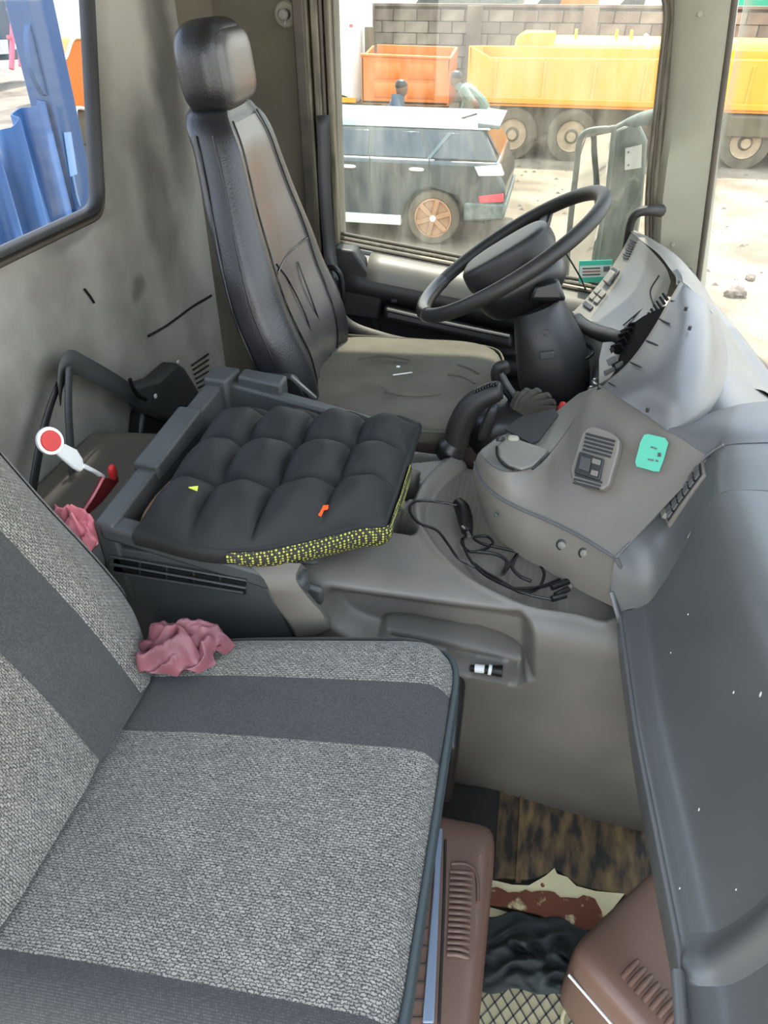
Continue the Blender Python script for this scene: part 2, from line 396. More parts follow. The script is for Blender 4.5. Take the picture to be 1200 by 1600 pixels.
# rear wall with its window opening (outline measured on the wall plane)
wl = [W(150, 325, X=XR), W(136, 0, X=XR)]
yb, zb = 1.565, .965
def rounded(P, rad, n=5):
    out = []; m = len(P)
    for i in range(m):
        a, b, c = Vector((*P[i - 1], 0)), Vector((*P[i], 0)), Vector((*P[(i + 1) % m], 0))
        p = b + (a - b).normalized() * rad; q = b + (c - b).normalized() * rad
        for k in range(n + 1):
            t = k / n; v = p * (1 - t) ** 2 + b * 2 * t * (1 - t) + q * t * t; out.append((v.x, v.y))
    return out
def wall_with_hole(name, outer, hole, x, th, m):
    V = []; n = len(hole)
    bm = bmesh.new()
    ov = [bm.verts.new((x, a, b)) for a, b in outer]; hv = [bm.verts.new((x, a, b)) for a, b in hole]
    ed = [bm.edges.new((ov[i], ov[(i + 1) % len(ov)])) for i in range(len(ov))] + [bm.edges.new((hv[i], hv[(i + 1) % n])) for i in range(n)]
    bmesh.ops.triangle_fill(bm, use_beauty=True, use_dissolve=False, edges=ed)
    V = [tuple(v.co) for v in bm.verts]; bm.verts.index_update()
    Fc = [tuple(v.index for v in f.verts) for f in bm.faces]; bm.free()
    o = mk(name, V, Fc, m, smooth=False, kind='structure')
    s = o.modifiers.new('t', 'SOLIDIFY'); s.thickness = th; s.offset = 0
    return o
hole = rounded([(1.572, .962), (1.795, 1.62), (.22, 1.62), (.22, .985)], .045)
def stain_and_shade(m, spots):
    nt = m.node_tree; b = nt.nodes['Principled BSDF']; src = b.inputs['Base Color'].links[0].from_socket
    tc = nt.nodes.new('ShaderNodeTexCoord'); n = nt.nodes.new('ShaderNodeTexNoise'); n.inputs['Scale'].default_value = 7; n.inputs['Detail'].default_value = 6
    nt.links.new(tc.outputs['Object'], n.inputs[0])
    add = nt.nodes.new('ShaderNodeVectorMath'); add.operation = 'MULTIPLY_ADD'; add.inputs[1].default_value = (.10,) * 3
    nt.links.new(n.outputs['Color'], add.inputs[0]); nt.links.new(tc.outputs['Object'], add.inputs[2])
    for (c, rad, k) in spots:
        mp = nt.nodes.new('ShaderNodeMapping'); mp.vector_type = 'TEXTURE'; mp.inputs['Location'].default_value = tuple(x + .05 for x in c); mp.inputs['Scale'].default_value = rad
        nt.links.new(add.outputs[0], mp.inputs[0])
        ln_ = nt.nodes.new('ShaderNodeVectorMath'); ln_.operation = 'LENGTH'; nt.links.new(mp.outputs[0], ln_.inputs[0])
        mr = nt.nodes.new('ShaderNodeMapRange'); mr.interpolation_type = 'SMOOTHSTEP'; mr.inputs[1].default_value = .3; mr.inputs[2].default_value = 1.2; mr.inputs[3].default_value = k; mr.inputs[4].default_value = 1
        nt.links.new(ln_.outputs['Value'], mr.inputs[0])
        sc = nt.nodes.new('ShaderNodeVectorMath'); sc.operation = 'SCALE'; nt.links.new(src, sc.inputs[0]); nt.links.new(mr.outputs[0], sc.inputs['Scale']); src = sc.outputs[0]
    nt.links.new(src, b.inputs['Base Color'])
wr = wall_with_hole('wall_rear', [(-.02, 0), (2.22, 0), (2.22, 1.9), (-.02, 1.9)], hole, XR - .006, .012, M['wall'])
def wl_(u, v):
    p = Vector(W(u, v, X=XR)); return tuple(p - wr.location)
stain_and_shade(M['wall'], [(wl_(262, 120), (.5, .11, .36), .30), (wl_(250, 330), (.5, .10, .32), .5), (wl_(216, 452), (.5, .05, .04), .5), (wl_(300, 470), (.5, .10, .14), .75), (wl_(120, 360), (.5, .16, .03), .6), (wl_(140, 700), (.5, .2, .12), .8)])  # first two spots paint the corner's shade in along with rubbed dirt
# rubber frame and pane of the rear window
w2 = thing('window_2', None, None, (XR, 1, zb), kind='structure')
tube('window_seal', [(XR + .004, a, b) for a, b in hole], .019, M['rubber'], w2, closed=True, raw=True, flat=.6, seg=8)
tube('seal_lip', [(XR + .006, a + (.017 if a > 1 else -.017), b - (.017 if b < 1.2 else -.017)) for a, b in hole], .006, M['seal'], w2, closed=True, raw=True, seg=6)
slab('pane', [(XR - .008, a, b) for a, b in hole], .004, M['glass_rear'], w2)
# side wall behind the door and its corner
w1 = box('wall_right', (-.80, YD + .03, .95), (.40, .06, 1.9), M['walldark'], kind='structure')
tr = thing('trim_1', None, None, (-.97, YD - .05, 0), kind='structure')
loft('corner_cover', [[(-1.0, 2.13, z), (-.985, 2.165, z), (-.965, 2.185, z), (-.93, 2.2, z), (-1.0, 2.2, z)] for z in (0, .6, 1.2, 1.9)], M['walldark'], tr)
# crack and scuff on the rear trim, louvres by the corner
tube('panel_seam', [W(232, 525, X=XR + .004), W(262, 508, X=XR + .004), W(300, 480, X=XR + .004), W(330, 462, X=XR + .004)], .0035, M['blackpl'], tr, seg=6)
tube('panel_seam', [W(132, 452, X=XR + .004), W(140, 462, X=XR + .004), W(147, 473, X=XR + .004)], .003, M['blackpl'], tr, seg=6)
for k in range(6):
    u = 302 + k * 0; v = 563 + k * 7
    tube('louvre', [W(300 + k * 2, v + 8, X=XR + .006), W(326, v - 10 + k * 2, X=XR + .006)], .0028, M['darkpl'], tr, seg=6, raw=True)

# passenger side: the open doorway the picture is taken through
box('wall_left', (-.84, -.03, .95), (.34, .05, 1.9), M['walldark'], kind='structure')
box('trim_2', (.50, -.03, 1.2), (.08, .05, 1.4), M['pillar'], kind='structure', bevel=.01)

# ---------------- driver's door
def sill_z(x): return .726 - (x + .637) * (.093 / .747)
d1 = thing('door_1', None, None, (-.1, YD, 0), kind='structure')
xs = [-.60, -.35, -.1, .15, .45]
prof = lambda x: [(x, 2.165, .0), (x, 2.165, .20), (x, 2.16, .36), (x, 2.12, .375), (x, 2.105, .40), (x, 2.12, .43), (x, 2.16, .44), (x, 2.165, .50),
                  (x, 2.15, sill_z(x) - .14), (x, 2.10, sill_z(x) - .10), (x, 2.095, sill_z(x) - .06), (x, 2.13, sill_z(x) - .02), (x, 2.19, sill_z(x) - .0), (x, 2.23, sill_z(x))]
grid('door_panel', [prof(x) for x in xs], M['darkpl'], d1, su=3, sv=4, thick=.01)
grid('sill_trim', [[(x, 2.16, sill_z(x) - .035), (x, 2.105, sill_z(x) - .075), (x, 2.10, sill_z(x) - .045), (x, 2.12, sill_z(x) - .01), (x, 2.15, sill_z(x) + .004), (x, 2.195, sill_z(x) + .006)] for x in (-.50, -.38, -.25, -.1, .1, .3)], M['dashlight'], d1, su=3, sv=3, thick=.006)
for k, (dz, yy) in enumerate([(.012, 2.185), (.024, 2.195), (.034, 2.205)]):
    tube('window_rail', [(-.615, yy, sill_z(-.615) + dz), (-.2, yy, sill_z(-.2) + dz), (.31, yy, sill_z(.31) + dz)], .0055, M['frame'] if k == 1 else M['seal'], d1, seg=6)
hexa('latch_block', [W(512, 520, Y=2.16), W(600, 545, Y=2.16), W(600, 480, Y=2.19), W(512, 480, Y=2.19)], [W(512, 392, Y=2.12), W(550, 388, Y=2.12), W(548, 384, Y=2.19), W(512, 380, Y=2.19)], M['darkpl'], d1, bevel=.012)
slab('latch_cover', [W(520, 388, Y=2.11), W(552, 392, Y=2.11), W(597, 452, Y=2.10), W(592, 500, Y=2.10), W(530, 492, Y=2.10), W(515, 450, Y=2.10)], (0, .06, 0), M['darkpl'], d1, bevel=.008)
tube('lock_knob', [W(612, 470, Y=2.09), W(621, 470, Y=2.09)], .009, M['blackpl'], d1, raw=True)
hexa('armrest', [W(600, 500, Y=2.05), W(800, 545, Y=2.05), W(800, 545, Y=2.16), W(600, 500, Y=2.16)], [W(600, 478, Y=2.06), W(800, 524, Y=2.06), W(802, 520, Y=2.16), W(600, 470, Y=2.16)], M['darkpl'], d1, bevel=.012)
tube('armrest_edge', [W(605, 484, Y=2.045), W(700, 506, Y=2.045), W(796, 526, Y=2.045)], .006, M['tray'], d1, seg=6)
tube('grab_loop', [W(512, 418, Y=2.05), W(524, 420, Y=2.02), W(533, 435, Y=2.02), W(536, 470, Y=2.02), W(530, 500, Y=2.05)], .008, M['blackpl'], d1, seg=8)
# rear and front window rails: fluted, dirty channels
rl = [(0, .030, M['seal']), (.026, .012, M['frame']), (.044, .020, M['frame']), (.064, .010, M['seal']), (.078, .014, M['frame'])]
for dx, wd, mm in rl:
    x0 = -.700 + dx; x1 = -.690 + dx
    hexa('rear_rail', [(x1, 2.15 + dx * .2, .60), (x1 + wd, 2.15 + dx * .2, .60), (x1 + wd, 2.22, .60), (x1, 2.22, .60)],
         [(x0, 2.15 + dx * .2, 1.88), (x0 + wd, 2.15 + dx * .2, 1.88), (x0 + wd, 2.22, 1.88), (x0, 2.22, 1.88)], mm, d1, bevel=.004)
fr = [(0, .010, M['frame']), (.012, .010, M['seal']), (.024, .014, M['frame']), (.040, .010, M['seal']), (.052, .012, M['frame'])]
for dx, wd, mm in fr:
    P = [W(1011 + dx * 500, 420, Y=2.19), W(1012 + dx * 500, 300, Y=2.19), W(1027 + dx * 400, 150, Y=2.19), W(1037 + dx * 420, 60, Y=2.19), W(1040 + dx * 420, 15, Y=2.19), W(1030 + dx * 420, -25, Y=2.19), W(1008, -50 - dx * 500, Y=2.19), W(800, -75 - dx * 500, Y=2.19), W(560, -75 - dx * 500, Y=2.19)]
    tube('front_rail', P, wd * .62, mm, d1, seg=8)
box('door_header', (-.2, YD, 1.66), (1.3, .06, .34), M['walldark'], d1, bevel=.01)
# pane
w1p = thing('window_1', None, None, (-.2, 2.2, .65), kind='structure')
slab('pane', [(-.63, 2.205, .70), (.33, 2.205, .58), (.27, 2.205, 1.52), (-.66, 2.205, 1.52)], (0, .004, 0), M['glass_side'], w1p)
st = slab('window_sticker', [W(905, 408, Y=2.19), W(957, 406, Y=2.19), W(955, 440, Y=2.19), W(904, 442, Y=2.19)], (0, .002, 0), M['tealwin'], w1p, label='teal and white printed window sticker')
slab('print_area', [W(906, 416, Y=2.187), W(956, 414, Y=2.187), W(955, 432, Y=2.187), W(905, 434, Y=2.187)], (0, .002, 0), M['paper'], st)
for vv, c in ((419, 'ink'), (424, 'inkred'), (429, 'ink')):
    slab('print_line', [W(910, vv, Y=2.184), W(938, vv - 1, Y=2.184), W(938, vv + .8, Y=2.184), W(910, vv + 1.8, Y=2.184)], (0, .001, 0), M[c], st)
slab('code_block', [W(943, 417, Y=2.184), W(953, 416, Y=2.184), W(953, 424, Y=2.184), W(943, 425, Y=2.184)], (0, .001, 0), M['steel'], st)

# ---------------- front pillar and windscreen
tp = thing('trim_3', None, None, (.35, 2.2, .6), kind='structure')
P = lambda u, v, y: W(u, v, Y=y)
loft('pillar_cover', [[P(1010, 460, 2.2), P(1030, 460, 2.165), P(1088, 470, 2.165), P(1100, 470, 2.24), P(1010, 460, 2.26)],
                      [P(1018, 310, 2.2), P(1036, 310, 2.165), P(1104, 310, 2.165), P(1116, 310, 2.24), P(1018, 310, 2.26)],
                      [P(1034, 150, 2.2), P(1058, 150, 2.165), P(1123, 150, 2.165), P(1134, 150, 2.24), P(1034, 150, 2.26)],
                      [P(1044, -40, 2.2), P(1068, -40, 2.165), P(1150, -40, 2.165), P(1160, -40, 2.24), P(1044, -40, 2.26)],
                      [P(1040, -250, 2.2), P(1070, -250, 2.165), P(1175, -250, 2.165), P(1180, -250, 2.24), P(1040, -250, 2.26)]], M['pillar'], tp, sub=3)
tube('pillar_seal', [P(1085, 470, 2.17), P(1090, 440, 2.17), P(1107, 310, 2.17), P(1128, 150, 2.17), P(1146, 10, 2.17), P(1152, -40, 2.17), P(1176, -250, 2.17)], .009, M['seal'], tp, seg=8)
disc('screw_cap', P(1094, 22, 2.163), (0, -1, 0), [(.006, 0), (.006, .002), (0, .002)], M['pillar'], tp, seg=12)
disc('screw_cap', P(1052, 382, 2.163), (0, -1, 0), [(.006, 0), (.006, .002), (0, .002)], M['pillar'], tp, seg=12)
tube('grab_handle', [P(976, 402, 2.10), P(981, 370, 2.08), P(988, 342, 2.07), P(1000, 331, 2.07), P(1018, 329, 2.08), P(1032, 329, 2.12)], [.010, .010, .011, .012, .013, .016], M['rubber'], tp, seg=10)
w3 = thing('window_3', None, None, (.5, 1.1, .7), kind='structure')
grid('pane', [[(.45, 2.24, .56), (.40, 2.22, 1.2), (.36, 2.22, 1.86)], [(.60, 1.9, .56), (.56, 1.9, 1.2), (.50, 1.9, 1.86)], [(.74, 1.1, .56), (.70, 1.1, 1.2), (.62, 1.1, 1.86)], [(.60, .3, .56), (.56, .3, 1.2), (.50, .3, 1.86)], [(.46, 0, .66), (.42, 0, 1.2), (.38, 0, 1.86)]], M['glass_front'], w3, thick=.004)
tube('windscreen_seal', [(.455, 2.22, .57), (.60, 1.9, .57), (.74, 1.1, .57), (.60, .3, .57), (.47, 0, .57)], .012, M['seal'], w3)
# body below the windscreen outside
grid('wall_front', [[(.46, 2.22, .56), (.48, 2.22, 0), (.48, 2.22, -.6)], [(.62, 1.9, .56), (.63, 1.9, 0), (.63, 1.9, -.6)], [(.76, 1.1, .56), (.77, 1.1, 0), (.77, 1.1, -.6)], [(.62, .3, .56), (.63, .3, 0), (.63, .3, -.6)], [(.50, 0, .56), (.52, 0, 0), (.52, 0, -.6)]], M['whitepaint'], None, thick=.01, kind='structure')
# coat hook on the side wall
ck = thing('coat_hook', 'small round cream coat hook on the side wall above the driver seat', 'hook', W(447, 22, Y=2.19))
disc('base_plate', W(447, 22, Y=2.2), (0, -1, 0), [(.030, 0), (.030, .006), (.026, .010), (0, .010)], M['pillar'], ck, seg=24)
disc('boss', W(447, 22, Y=2.19), (0, -1, 0), [(.012, 0), (.011, .022), (.014, .028), (.010, .032), (0, .033)], M['dashlight'], ck, seg=16)
tube('prong', [W(447, 24, Y=2.18), W(446, 34, Y=2.165), W(443, 42, Y=2.16), W(440, 38, Y=2.15)], .004, M['dashlight'], ck, seg=6)

# ================================================================== ENGINE TUNNEL
def sdf(poly, x, y):
    "signed distance to a polygon, positive inside"
    p = np.array(poly); n = len(p); d = np.full(x.shape, 1e9); ins = np.zeros(x.shape, bool)
    for i in range(n):
        a = p[i]; b = p[(i + 1) % n]; ex, ey = b - a; wx = x - a[0]; wy = y - a[1]
        t = np.clip((wx * ex + wy * ey) / (ex * ex + ey * ey + 1e-12), 0, 1)
        d = np.minimum(d, np.hypot(wx - ex * t, wy - ey * t))
        c = ((a[1] > y) != (b[1] > y)) & (x < (b[0] - a[0]) * (y - a[1]) / (b[1] - a[1] + 1e-12) + a[0])
        ins ^= c
    return np.where(ins, d, -d)
def sm(t): t = np.clip(t, 0, 1); return t * t * (3 - 2 * t)
def smooth_poly(P, sub=4): return [(q.x, q.y) for q in curve([(a, b, 0) for a, b in P], sub, True)]
def px_xz(pts, y): return [(W(u, v, Y=y)[0], W(u, v, Y=y)[2]) for u, v in pts]
def px_xy(pts, z): return [W(u, v, Z=z)[:2] for u, v in pts]
TUNY = .885
def ttop(x): return np.interp(x, [-1, -.35, -.1, .1, .25, .5], [.52, .565, .56, .545, .53, .50])
prof_d = [(.925, 0), (.905, .10), (.892, .25), (.886, .38), (.884, .46), (.888, .515), (.902, .543), (.930, .556), (.98, .558), (1.1, .558), (1.25, .558), (1.33, .556), (1.355, .54), (1.365, .50), (1.365, .3), (1.365, 0)]
pc = curve([(a, b, 0) for a, b in prof_d], 18)
pa = np.array([(p.x, p.y) for p in pc]); NX = 400
X = np.linspace(-.98, .34, NX)[:, None] + 0 * pa[None, :, 0]
Yg = np.repeat(pa[None, :, 0], NX, 0).copy(); Zg = np.repeat(pa[None, :, 1], NX, 0).copy()
Zg = Zg * (ttop(X) / .558)
Yg = Yg - .03 * sm((X - .0) / .35) * (1 - sm((Zg - .2) / .35)) * sm((1.2 - Yg) / .1)
side = sm((.553 - Zg) / .05) * (Yg < 1.0)
pocket = smooth_poly(px_xz([(497, 893), (570, 868), (690, 905), (790, 940), (832, 968), (838, 1040), (824, 1064), (690, 1034), (560, 1005), (500, 960)], TUNY))
slot = smooth_poly(px_xz([(600, 975), (700, 988), (765, 1000), (808, 1022), (824, 1048), (812, 1058), (760, 1050), (690, 1034), (600, 1012)], TUNY + .02))
Yg += .048 * sm(sdf(pocket, X, Zg) / .030) * side
Yg += .045 * sm(sdf(slot, X, Zg) / .012) * side
ZT = .555
cup1 = smooth_poly(px_xy([(600, 742), (652, 742), (655, 750), (648, 782), (600, 785)], ZT), 2)
cup2 = smooth_poly(px_xy([(585, 802), (625, 800), (648, 822), (648, 838), (590, 832)], ZT), 2)
cup3 = smooth_poly(px_xy([(620, 705), (690, 712), (690, 722), (620, 728)], ZT), 2)
well = smooth_poly(px_xy([(752, 700), (705, 730), (670, 765), (655, 800), (662, 835), (690, 875), (740, 915), (820, 945), (900, 955), (960, 960), (1000, 900), (1000, 700), (900, 640)], ZT - .01))
rimz = px_xy([(760, 695), (700, 722), (662, 760), (645, 800), (652, 840), (684, 884), (738, 925), (820, 957), (980, 975)], ZT)
topm = sm((Zg - .50) / .03)
Zg -= .07 * sm(sdf(cup1, X, Yg) / .008) * topm
Zg -= .07 * sm(sdf(cup2, X, Yg) / .008) * topm
Zg -= .03 * sm(sdf(cup3, X, Yg) / .008) * topm
sw = sdf(well, X, Yg)
Zg -= .026 * sm(sw / .016) * topm
Zg += .005 * np.exp(-((sw + .006) / .005) ** 2) * topm
# ribbed floor of the well
Zg += .0004 * np.sin(X * 2 * math.pi / .011) * sm((sw - .02) / .01) * topm * (X < .12)
tun = thing('engine_tunnel', 'broad grey plastic engine cover between the two seats with cup pockets', 'console', (-.2, 1.1, 0))
V = np.stack([X, Yg, Zg], -1).reshape(-1, 3).tolist(); NV = pa.shape[0]
Fc = [(i * NV + j, i * NV + j + 1, (i + 1) * NV + j + 1, (i + 1) * NV + j) for i in range(NX - 1) for j in range(NV - 1)]
mk('cover', V, Fc, M['tunnel'], tun, sharp=60)
# raised brace and flare in front of the vent panel
loft('brace', [[W(385, 878, Y=.845), W(470, 880, Y=.850), W(480, 890, Y=.885), W(385, 890, Y=.885)],
               [W(412, 905, Y=.828), W(462, 905, Y=.828), W(470, 905, Y=.885), W(405, 905, Y=.885)],
               [W(430, 940, Y=.820), W(482, 935, Y=.820), W(492, 935, Y=.885), W(422, 940, Y=.885)],
               [W(455, 975, Y=.815), W(505, 962, Y=.815), W(516, 965, Y=.885), W(448, 975, Y=.885)],
               [W(468, 1003, Y=.835), W(505, 985, Y=.835), W(516, 985, Y=.885), W(462, 1003, Y=.885)]], M['dash2'], tun, sub=3)

# ---------------- storage tray on the tunnel
tray = thing('storage_tray', 'deep dark grey plastic storage tray beside the passenger backrest, holding the tufted cushion', 'tray', (-.48, 1.08, .52))
T0, T1 = -.655, -.215
def wall4(n, a, b, c, d, zt, zb, **k):  # quad footprint a b c d
    return hexa(n, [(p[0], p[1], zb) for p in (a, b, c, d)], [(p[0], p[1], z) for p, z in zip((a, b, c, d), zt)], M['tray'], tray, bevel=.006, **k)
hexa('near_rim', [(T0, .832, .640), (-.31, .836, .562), (-.31, .875, .562), (T0, .872, .640)], [(T0, .832, .672), (-.31, .836, .602), (-.31, .875, .602), (T0, .872, .672)], M['tray'], tray, bevel=.008)
wall4('near_wall', (T0, .862), (-.29, .866), (-.29, .88), (T0, .880), (.65, .565, .565, .65), .53)
wall4('rear_wall', (T0 - .01, .835), (T0 + .028, .835), (T0 + .028, 1.355), (T0 - .01, 1.355), (.672, .672, .695, .695), .50)
wall4('far_wall', (T0, 1.318), (T1, 1.275), (T1, 1.305), (T0, 1.355), (.695, .640, .640, .695), .50)
wall4('tray_floor', (T0 + .02, .875), (T1 - .10, .93), (T1 - .06, 1.29), (T0 + .02, 1.33), (.572,) * 4, .56)
# stepped rim pieces
wall4('rim_step', (T0 - .016, .99), (T0 + .034, .99), (T0 + .034, 1.19), (T0 - .016, 1.19), (.690, .690, .700, .700), .655)
wall4('rim_step', (-.60, 1.325), (-.50, 1.315), (-.50, 1.362), (-.60, 1.370), (.705, .70, .70, .705), .655)
wall4('rim_corner', (T0 - .012, 1.30), (T0 + .04, 1.30), (T0 + .05, 1.362), (T0 - .012, 1.365), (.705, .705, .708, .708), .62)
# vent panel on the tray's near face
vp = slab('vent_panel', [W(170, 856, Y=.838), W(290, 872, Y=.838), W(392, 890, Y=.838), W(420, 925, Y=.842), W(450, 985, Y=.85), W(480, 1040, Y=.85), W(200, 1040, Y=.85), W(150, 920, Y=.842)], (0, .02, 0), M['tray'], tray, bevel=.004)
for r in range(2):
    for k in range(5):
        u0 = 178 + k * 42; u1 = u0 + 37; f = lambda u: 873 + (u - 178) * .178 + r * 12
        s = slab('vent_slot', [W(u0, f(u0), Y=.835), W(u1, f(u1), Y=.835), W(u1, f(u1) + 8, Y=.835), W(u0, f(u0) + 8, Y=.835)], (0, .004, 0), M['blackpl'], vp)
tube('vent_rib', [W(172, 881, Y=.832), W(385, 919, Y=.832)], .0022, M['tray'], vp, seg=6, raw=True)
tube('vent_rib', [W(172, 869, Y=.832), W(385, 907, Y=.832)], .0022, M['tray'], vp, seg=6, raw=True)
tube('vent_rib', [W(176, 894, Y=.832), W(380, 914 + 12, Y=.832)], .0022, M['tray'], vp, seg=6, raw=True)

# ---------------- tufted cushion lying in the tray
CC = [Vector(p) for p in (W(212, 838, Z=.665), W(350, 652, Z=.665), W(655, 668, Z=.66), W(600, 828, Z=.645))]
def cpt(u, v):   # u along the tray's length, v away from camera
    e = .02 * math.sin(math.pi * v)
    a = CC[0].lerp(CC[3], u); b = CC[1].lerp(CC[2], u)
    p = a.lerp(b, v)
    p = p + Vector((0, -.055 * math.sin(math.pi * min(1, u * 1.12)) ** 1.2 * (1 - v) ** 2, 0))
    return p
NU, NVv = 90, 80
def tuft(u, v):
    edge = (1 - abs(2 * u - 1) ** 5) * (1 - abs(2 * v - 1) ** 5)
    edge = max(edge, 0) ** .45
    a = abs(math.sin(math.pi * u * 4)); b = abs(math.sin(math.pi * v * 3.2))
    lob = (a * b) ** .5
    du = min(abs(u - q) for q in (.25, .5, .75)); dv = min(abs(v - q / 3.2) for q in (1, 2, 3))
    btn = math.exp(-(du ** 2 + dv ** 2) / .0016)
    wr = .0022 * math.sin(u * 47 + 9 * v) * math.sin(v * 17 + 3) * edge
    return edge * (.016 + .046 * lob) - .010 * btn + wr
cu = thing('tufted_cushion', 'black tufted seat cushion with yellow dotted underside lying in the storage tray', 'cushion', tuple((CC[0] + CC[2]) / 2 - Vector((0, 0, .06))))
V = []; uvv = []
for i in range(NU + 1):
    for j in range(NVv + 1):
        u = i / NU; v = j / NVv; V.append(cpt(u, v) + Vector((0, 0, tuft(u, v) + .012)))
Fc = [(i * (NVv + 1) + j, (i + 1) * (NVv + 1) + j, (i + 1) * (NVv + 1) + j + 1, i * (NVv + 1) + j + 1) for i in range(NU) for j in range(NVv)]
mk('cushion_top', V, Fc, M['cushion'], cu, sharp=180)
rows = []
for s_, (off, dz) in enumerate([(0, .012), (.006, .004), (.006, -.008), (0, -.020), (-.03, -.032)]):
    r = []
    per = [(k / 24, 0) for k in range(24)] + [(1, k / 20) for k in range(20)] + [(1 - k / 24, 1) for k in range(24)] + [(0, 1 - k / 20) for k in range(20)]
    ctr = cpt(.5, .5)
    for (u, v) in per:
        p = cpt(u, v); d = (p - ctr); d.z = 0; d.normalize(); r.append(p + d * off + Vector((0, 0, dz)))
    rows.append(r)
loft('underside', rows, M['cushion'], cu, sub=3, caps=True)
gus = []
for k in range(26):
    q = k / 25
    u, v = (.42 + q / .62 * .58, 0) if q < .62 else (1, (q - .62) / .38 * .55)
    p = cpt(u, v); wv = math.sin(math.pi * min(1, q * 1.15 + .03)) ** .6 if q < .8 else .9 - (q - .8)
    d = (p - ctr); d.z = 0; d.normalize()
    gus.append([p + d * (.008 + .002 * wv) + Vector((0, 0, .012 - .002)), p + d * (.012 + .004 * wv) + Vector((0, 0, .004 - .014 * wv)), p + d * .009 + Vector((0, 0, -.004 - .026 * wv)), p + d * -.006 + Vector((0, 0, -.012 - .030 * wv))])
grid('dotted_gusset', gus, M['yellowdot'], cu, su=2, sv=3, label='yellow and black dotted underside fabric')
for u, v in ((.25, .3125), (.5, .3125), (.75, .3125), (.25, .625), (.5, .625), (.75, .625)):
    p = cpt(u, v) + Vector((0, 0, tuft(u, v) + .014)); disc('button', p, (0, 0, 1), [(.006, 0), (.005, .003), (0, .004)], M['blackpl'], cu, seg=10)
def on_cushion(px, py):
    best = min(((u / 60, v / 60) for u in range(61) for v in range(61)), key=lambda q: proj_d(cpt(*q) + Vector((0, 0, tuft(*q) + .014)), px, py))
    return cpt(*best) + Vector((0, 0, tuft(*best) + .016))
def proj(p):
    d = Vector(p) - Vector((0, 0, CAMZ)); h = (-math.sin(YAW), math.cos(YAW)); fw = d.x * h[0] + d.y * h[1]; r = d.x * math.cos(YAW) + d.y * math.sin(YAW)
    zc = fw * math.cos(PITCH) - d.z * math.sin(PITCH); up = fw * math.sin(PITCH) + d.z * math.cos(PITCH)
    return 600 + FPX * r / zc, 800 - FPX * up / zc
def proj_d(p, px, py): a, b = proj(p); return (a - px) ** 2 + (b - py) ** 2
p = on_cushion(508, 802); L = lambda dx, dy: p + Vector((dx * 1.2, dy * 1.2, .006 + dy * .25))
slab('tag', [L(-.008, -.010), L(-.001, -.012), L(0, 0), L(.010, .004), L(.010, .010), L(-.006, .006)], (0, 0, .002), M['orange_tag'], cu, label='small bright orange tag')
p = on_cushion(305, 770)
slab('lint', [L(-.008, 0), L(.006, -.004), L(.004, .004)], (0, 0, .002), M['yellow_tag'], cu, label='yellow-green scrap')
ft = grid('foam_pad', [[W(214, 838, Z=.625), W(232, 836, Z=.63)], [W(222, 806, Z=.64), W(238, 806, Z=.645)], [W(243, 774, Z=.645), W(256, 776, Z=.65)], [W(268, 748, Z=.645), W(282, 750, Z=.65)]], M['tan'], None, thick=.02)
tag(ft, 'strip of tan foam pad showing at the left edge of the tufted cushion', 'foam pad')

# ================================================================== PASSENGER SEAT
ps = thing('passenger_seat', 'near passenger seat in grey knit fabric with dark woven stripes', 'seat', (-.3, .45, 0))
def cz(y):   # crown of the cushion across its width
    t = (y - .21) / .60
    return .556 - .030 * max(0, (abs(2 * t - 1) - .84) / .16) ** 2.2 - .010 * math.sin(math.pi * min(max(t, 0), 1)) ** 2
def cxf(y):  # front edge of the cushion
    t = max(0, (y - .72) / .09); t2 = max(0, (.30 - y) / .09)
    return -.045 - .012 * (y - .3) - .045 * t ** 2.6 - .04 * t2 ** 3
def cyfar(x): return .812 - .03 * sm(np.array((-.40 - x) / .15)).item()
def crow(s):   # s = 0 near edge .. 1 far edge: points from rear to front and over the front edge
    pts = []
    y0 = .20 + s * .61
    xf = cxf(y0)
    for k, x in enumerate((-.60, -.50, -.40, -.28, -.16, xf - .05, xf - .02)):
        y = y0 - s ** 3 * .045 * (1 - min(1, (x + .6) / .5)) * 1.0
        z = cz(y0) + .006 * math.sin((x + .5) * 5) - (.0 if x < xf - .04 else .006)
        z += .12 * (x + .20)
        if x < -.45: z -= .006
        pts.append((x, y, z))
    pts += [(xf, y0 - .002 * s, cz(y0) - .005), (xf + .006, y0 - .003 * s, cz(y0) - .038), (xf - .002, y0 - .004 * s, cz(y0) - .08)]
    return pts
SV = [0, .08, .16, .24, .32, .40, .48, .56, .64, .72, .80, .86, .91, .95, .98, 1.0]
def srange(a, b, n=4): return [a + (b - a) * k / n for k in range(n + 1)]
seams = [(0.0, .125, 'stripe', 'stripe_panel'), (.125, .645, 'weave', 'centre_panel'), (.645, .825, 'stripe', 'stripe_panel'), (.825, 1.0, 'weave', 'bolster_panel')]
for a, b, mm, nm in seams:
    rr = []
    n = 8 if b - a > .3 else 5
    for q, s in enumerate(srange(a, b, n)):
        r = crow(s)
        e = min(q, n - q)
        if e == 0: r = [(x, y, z - .003) for x, y, z in r]
        rr.append(r)
    o = grid(nm, [[p for p in r[:8]] for r in rr], M[mm], ps, su=4, sv=5)
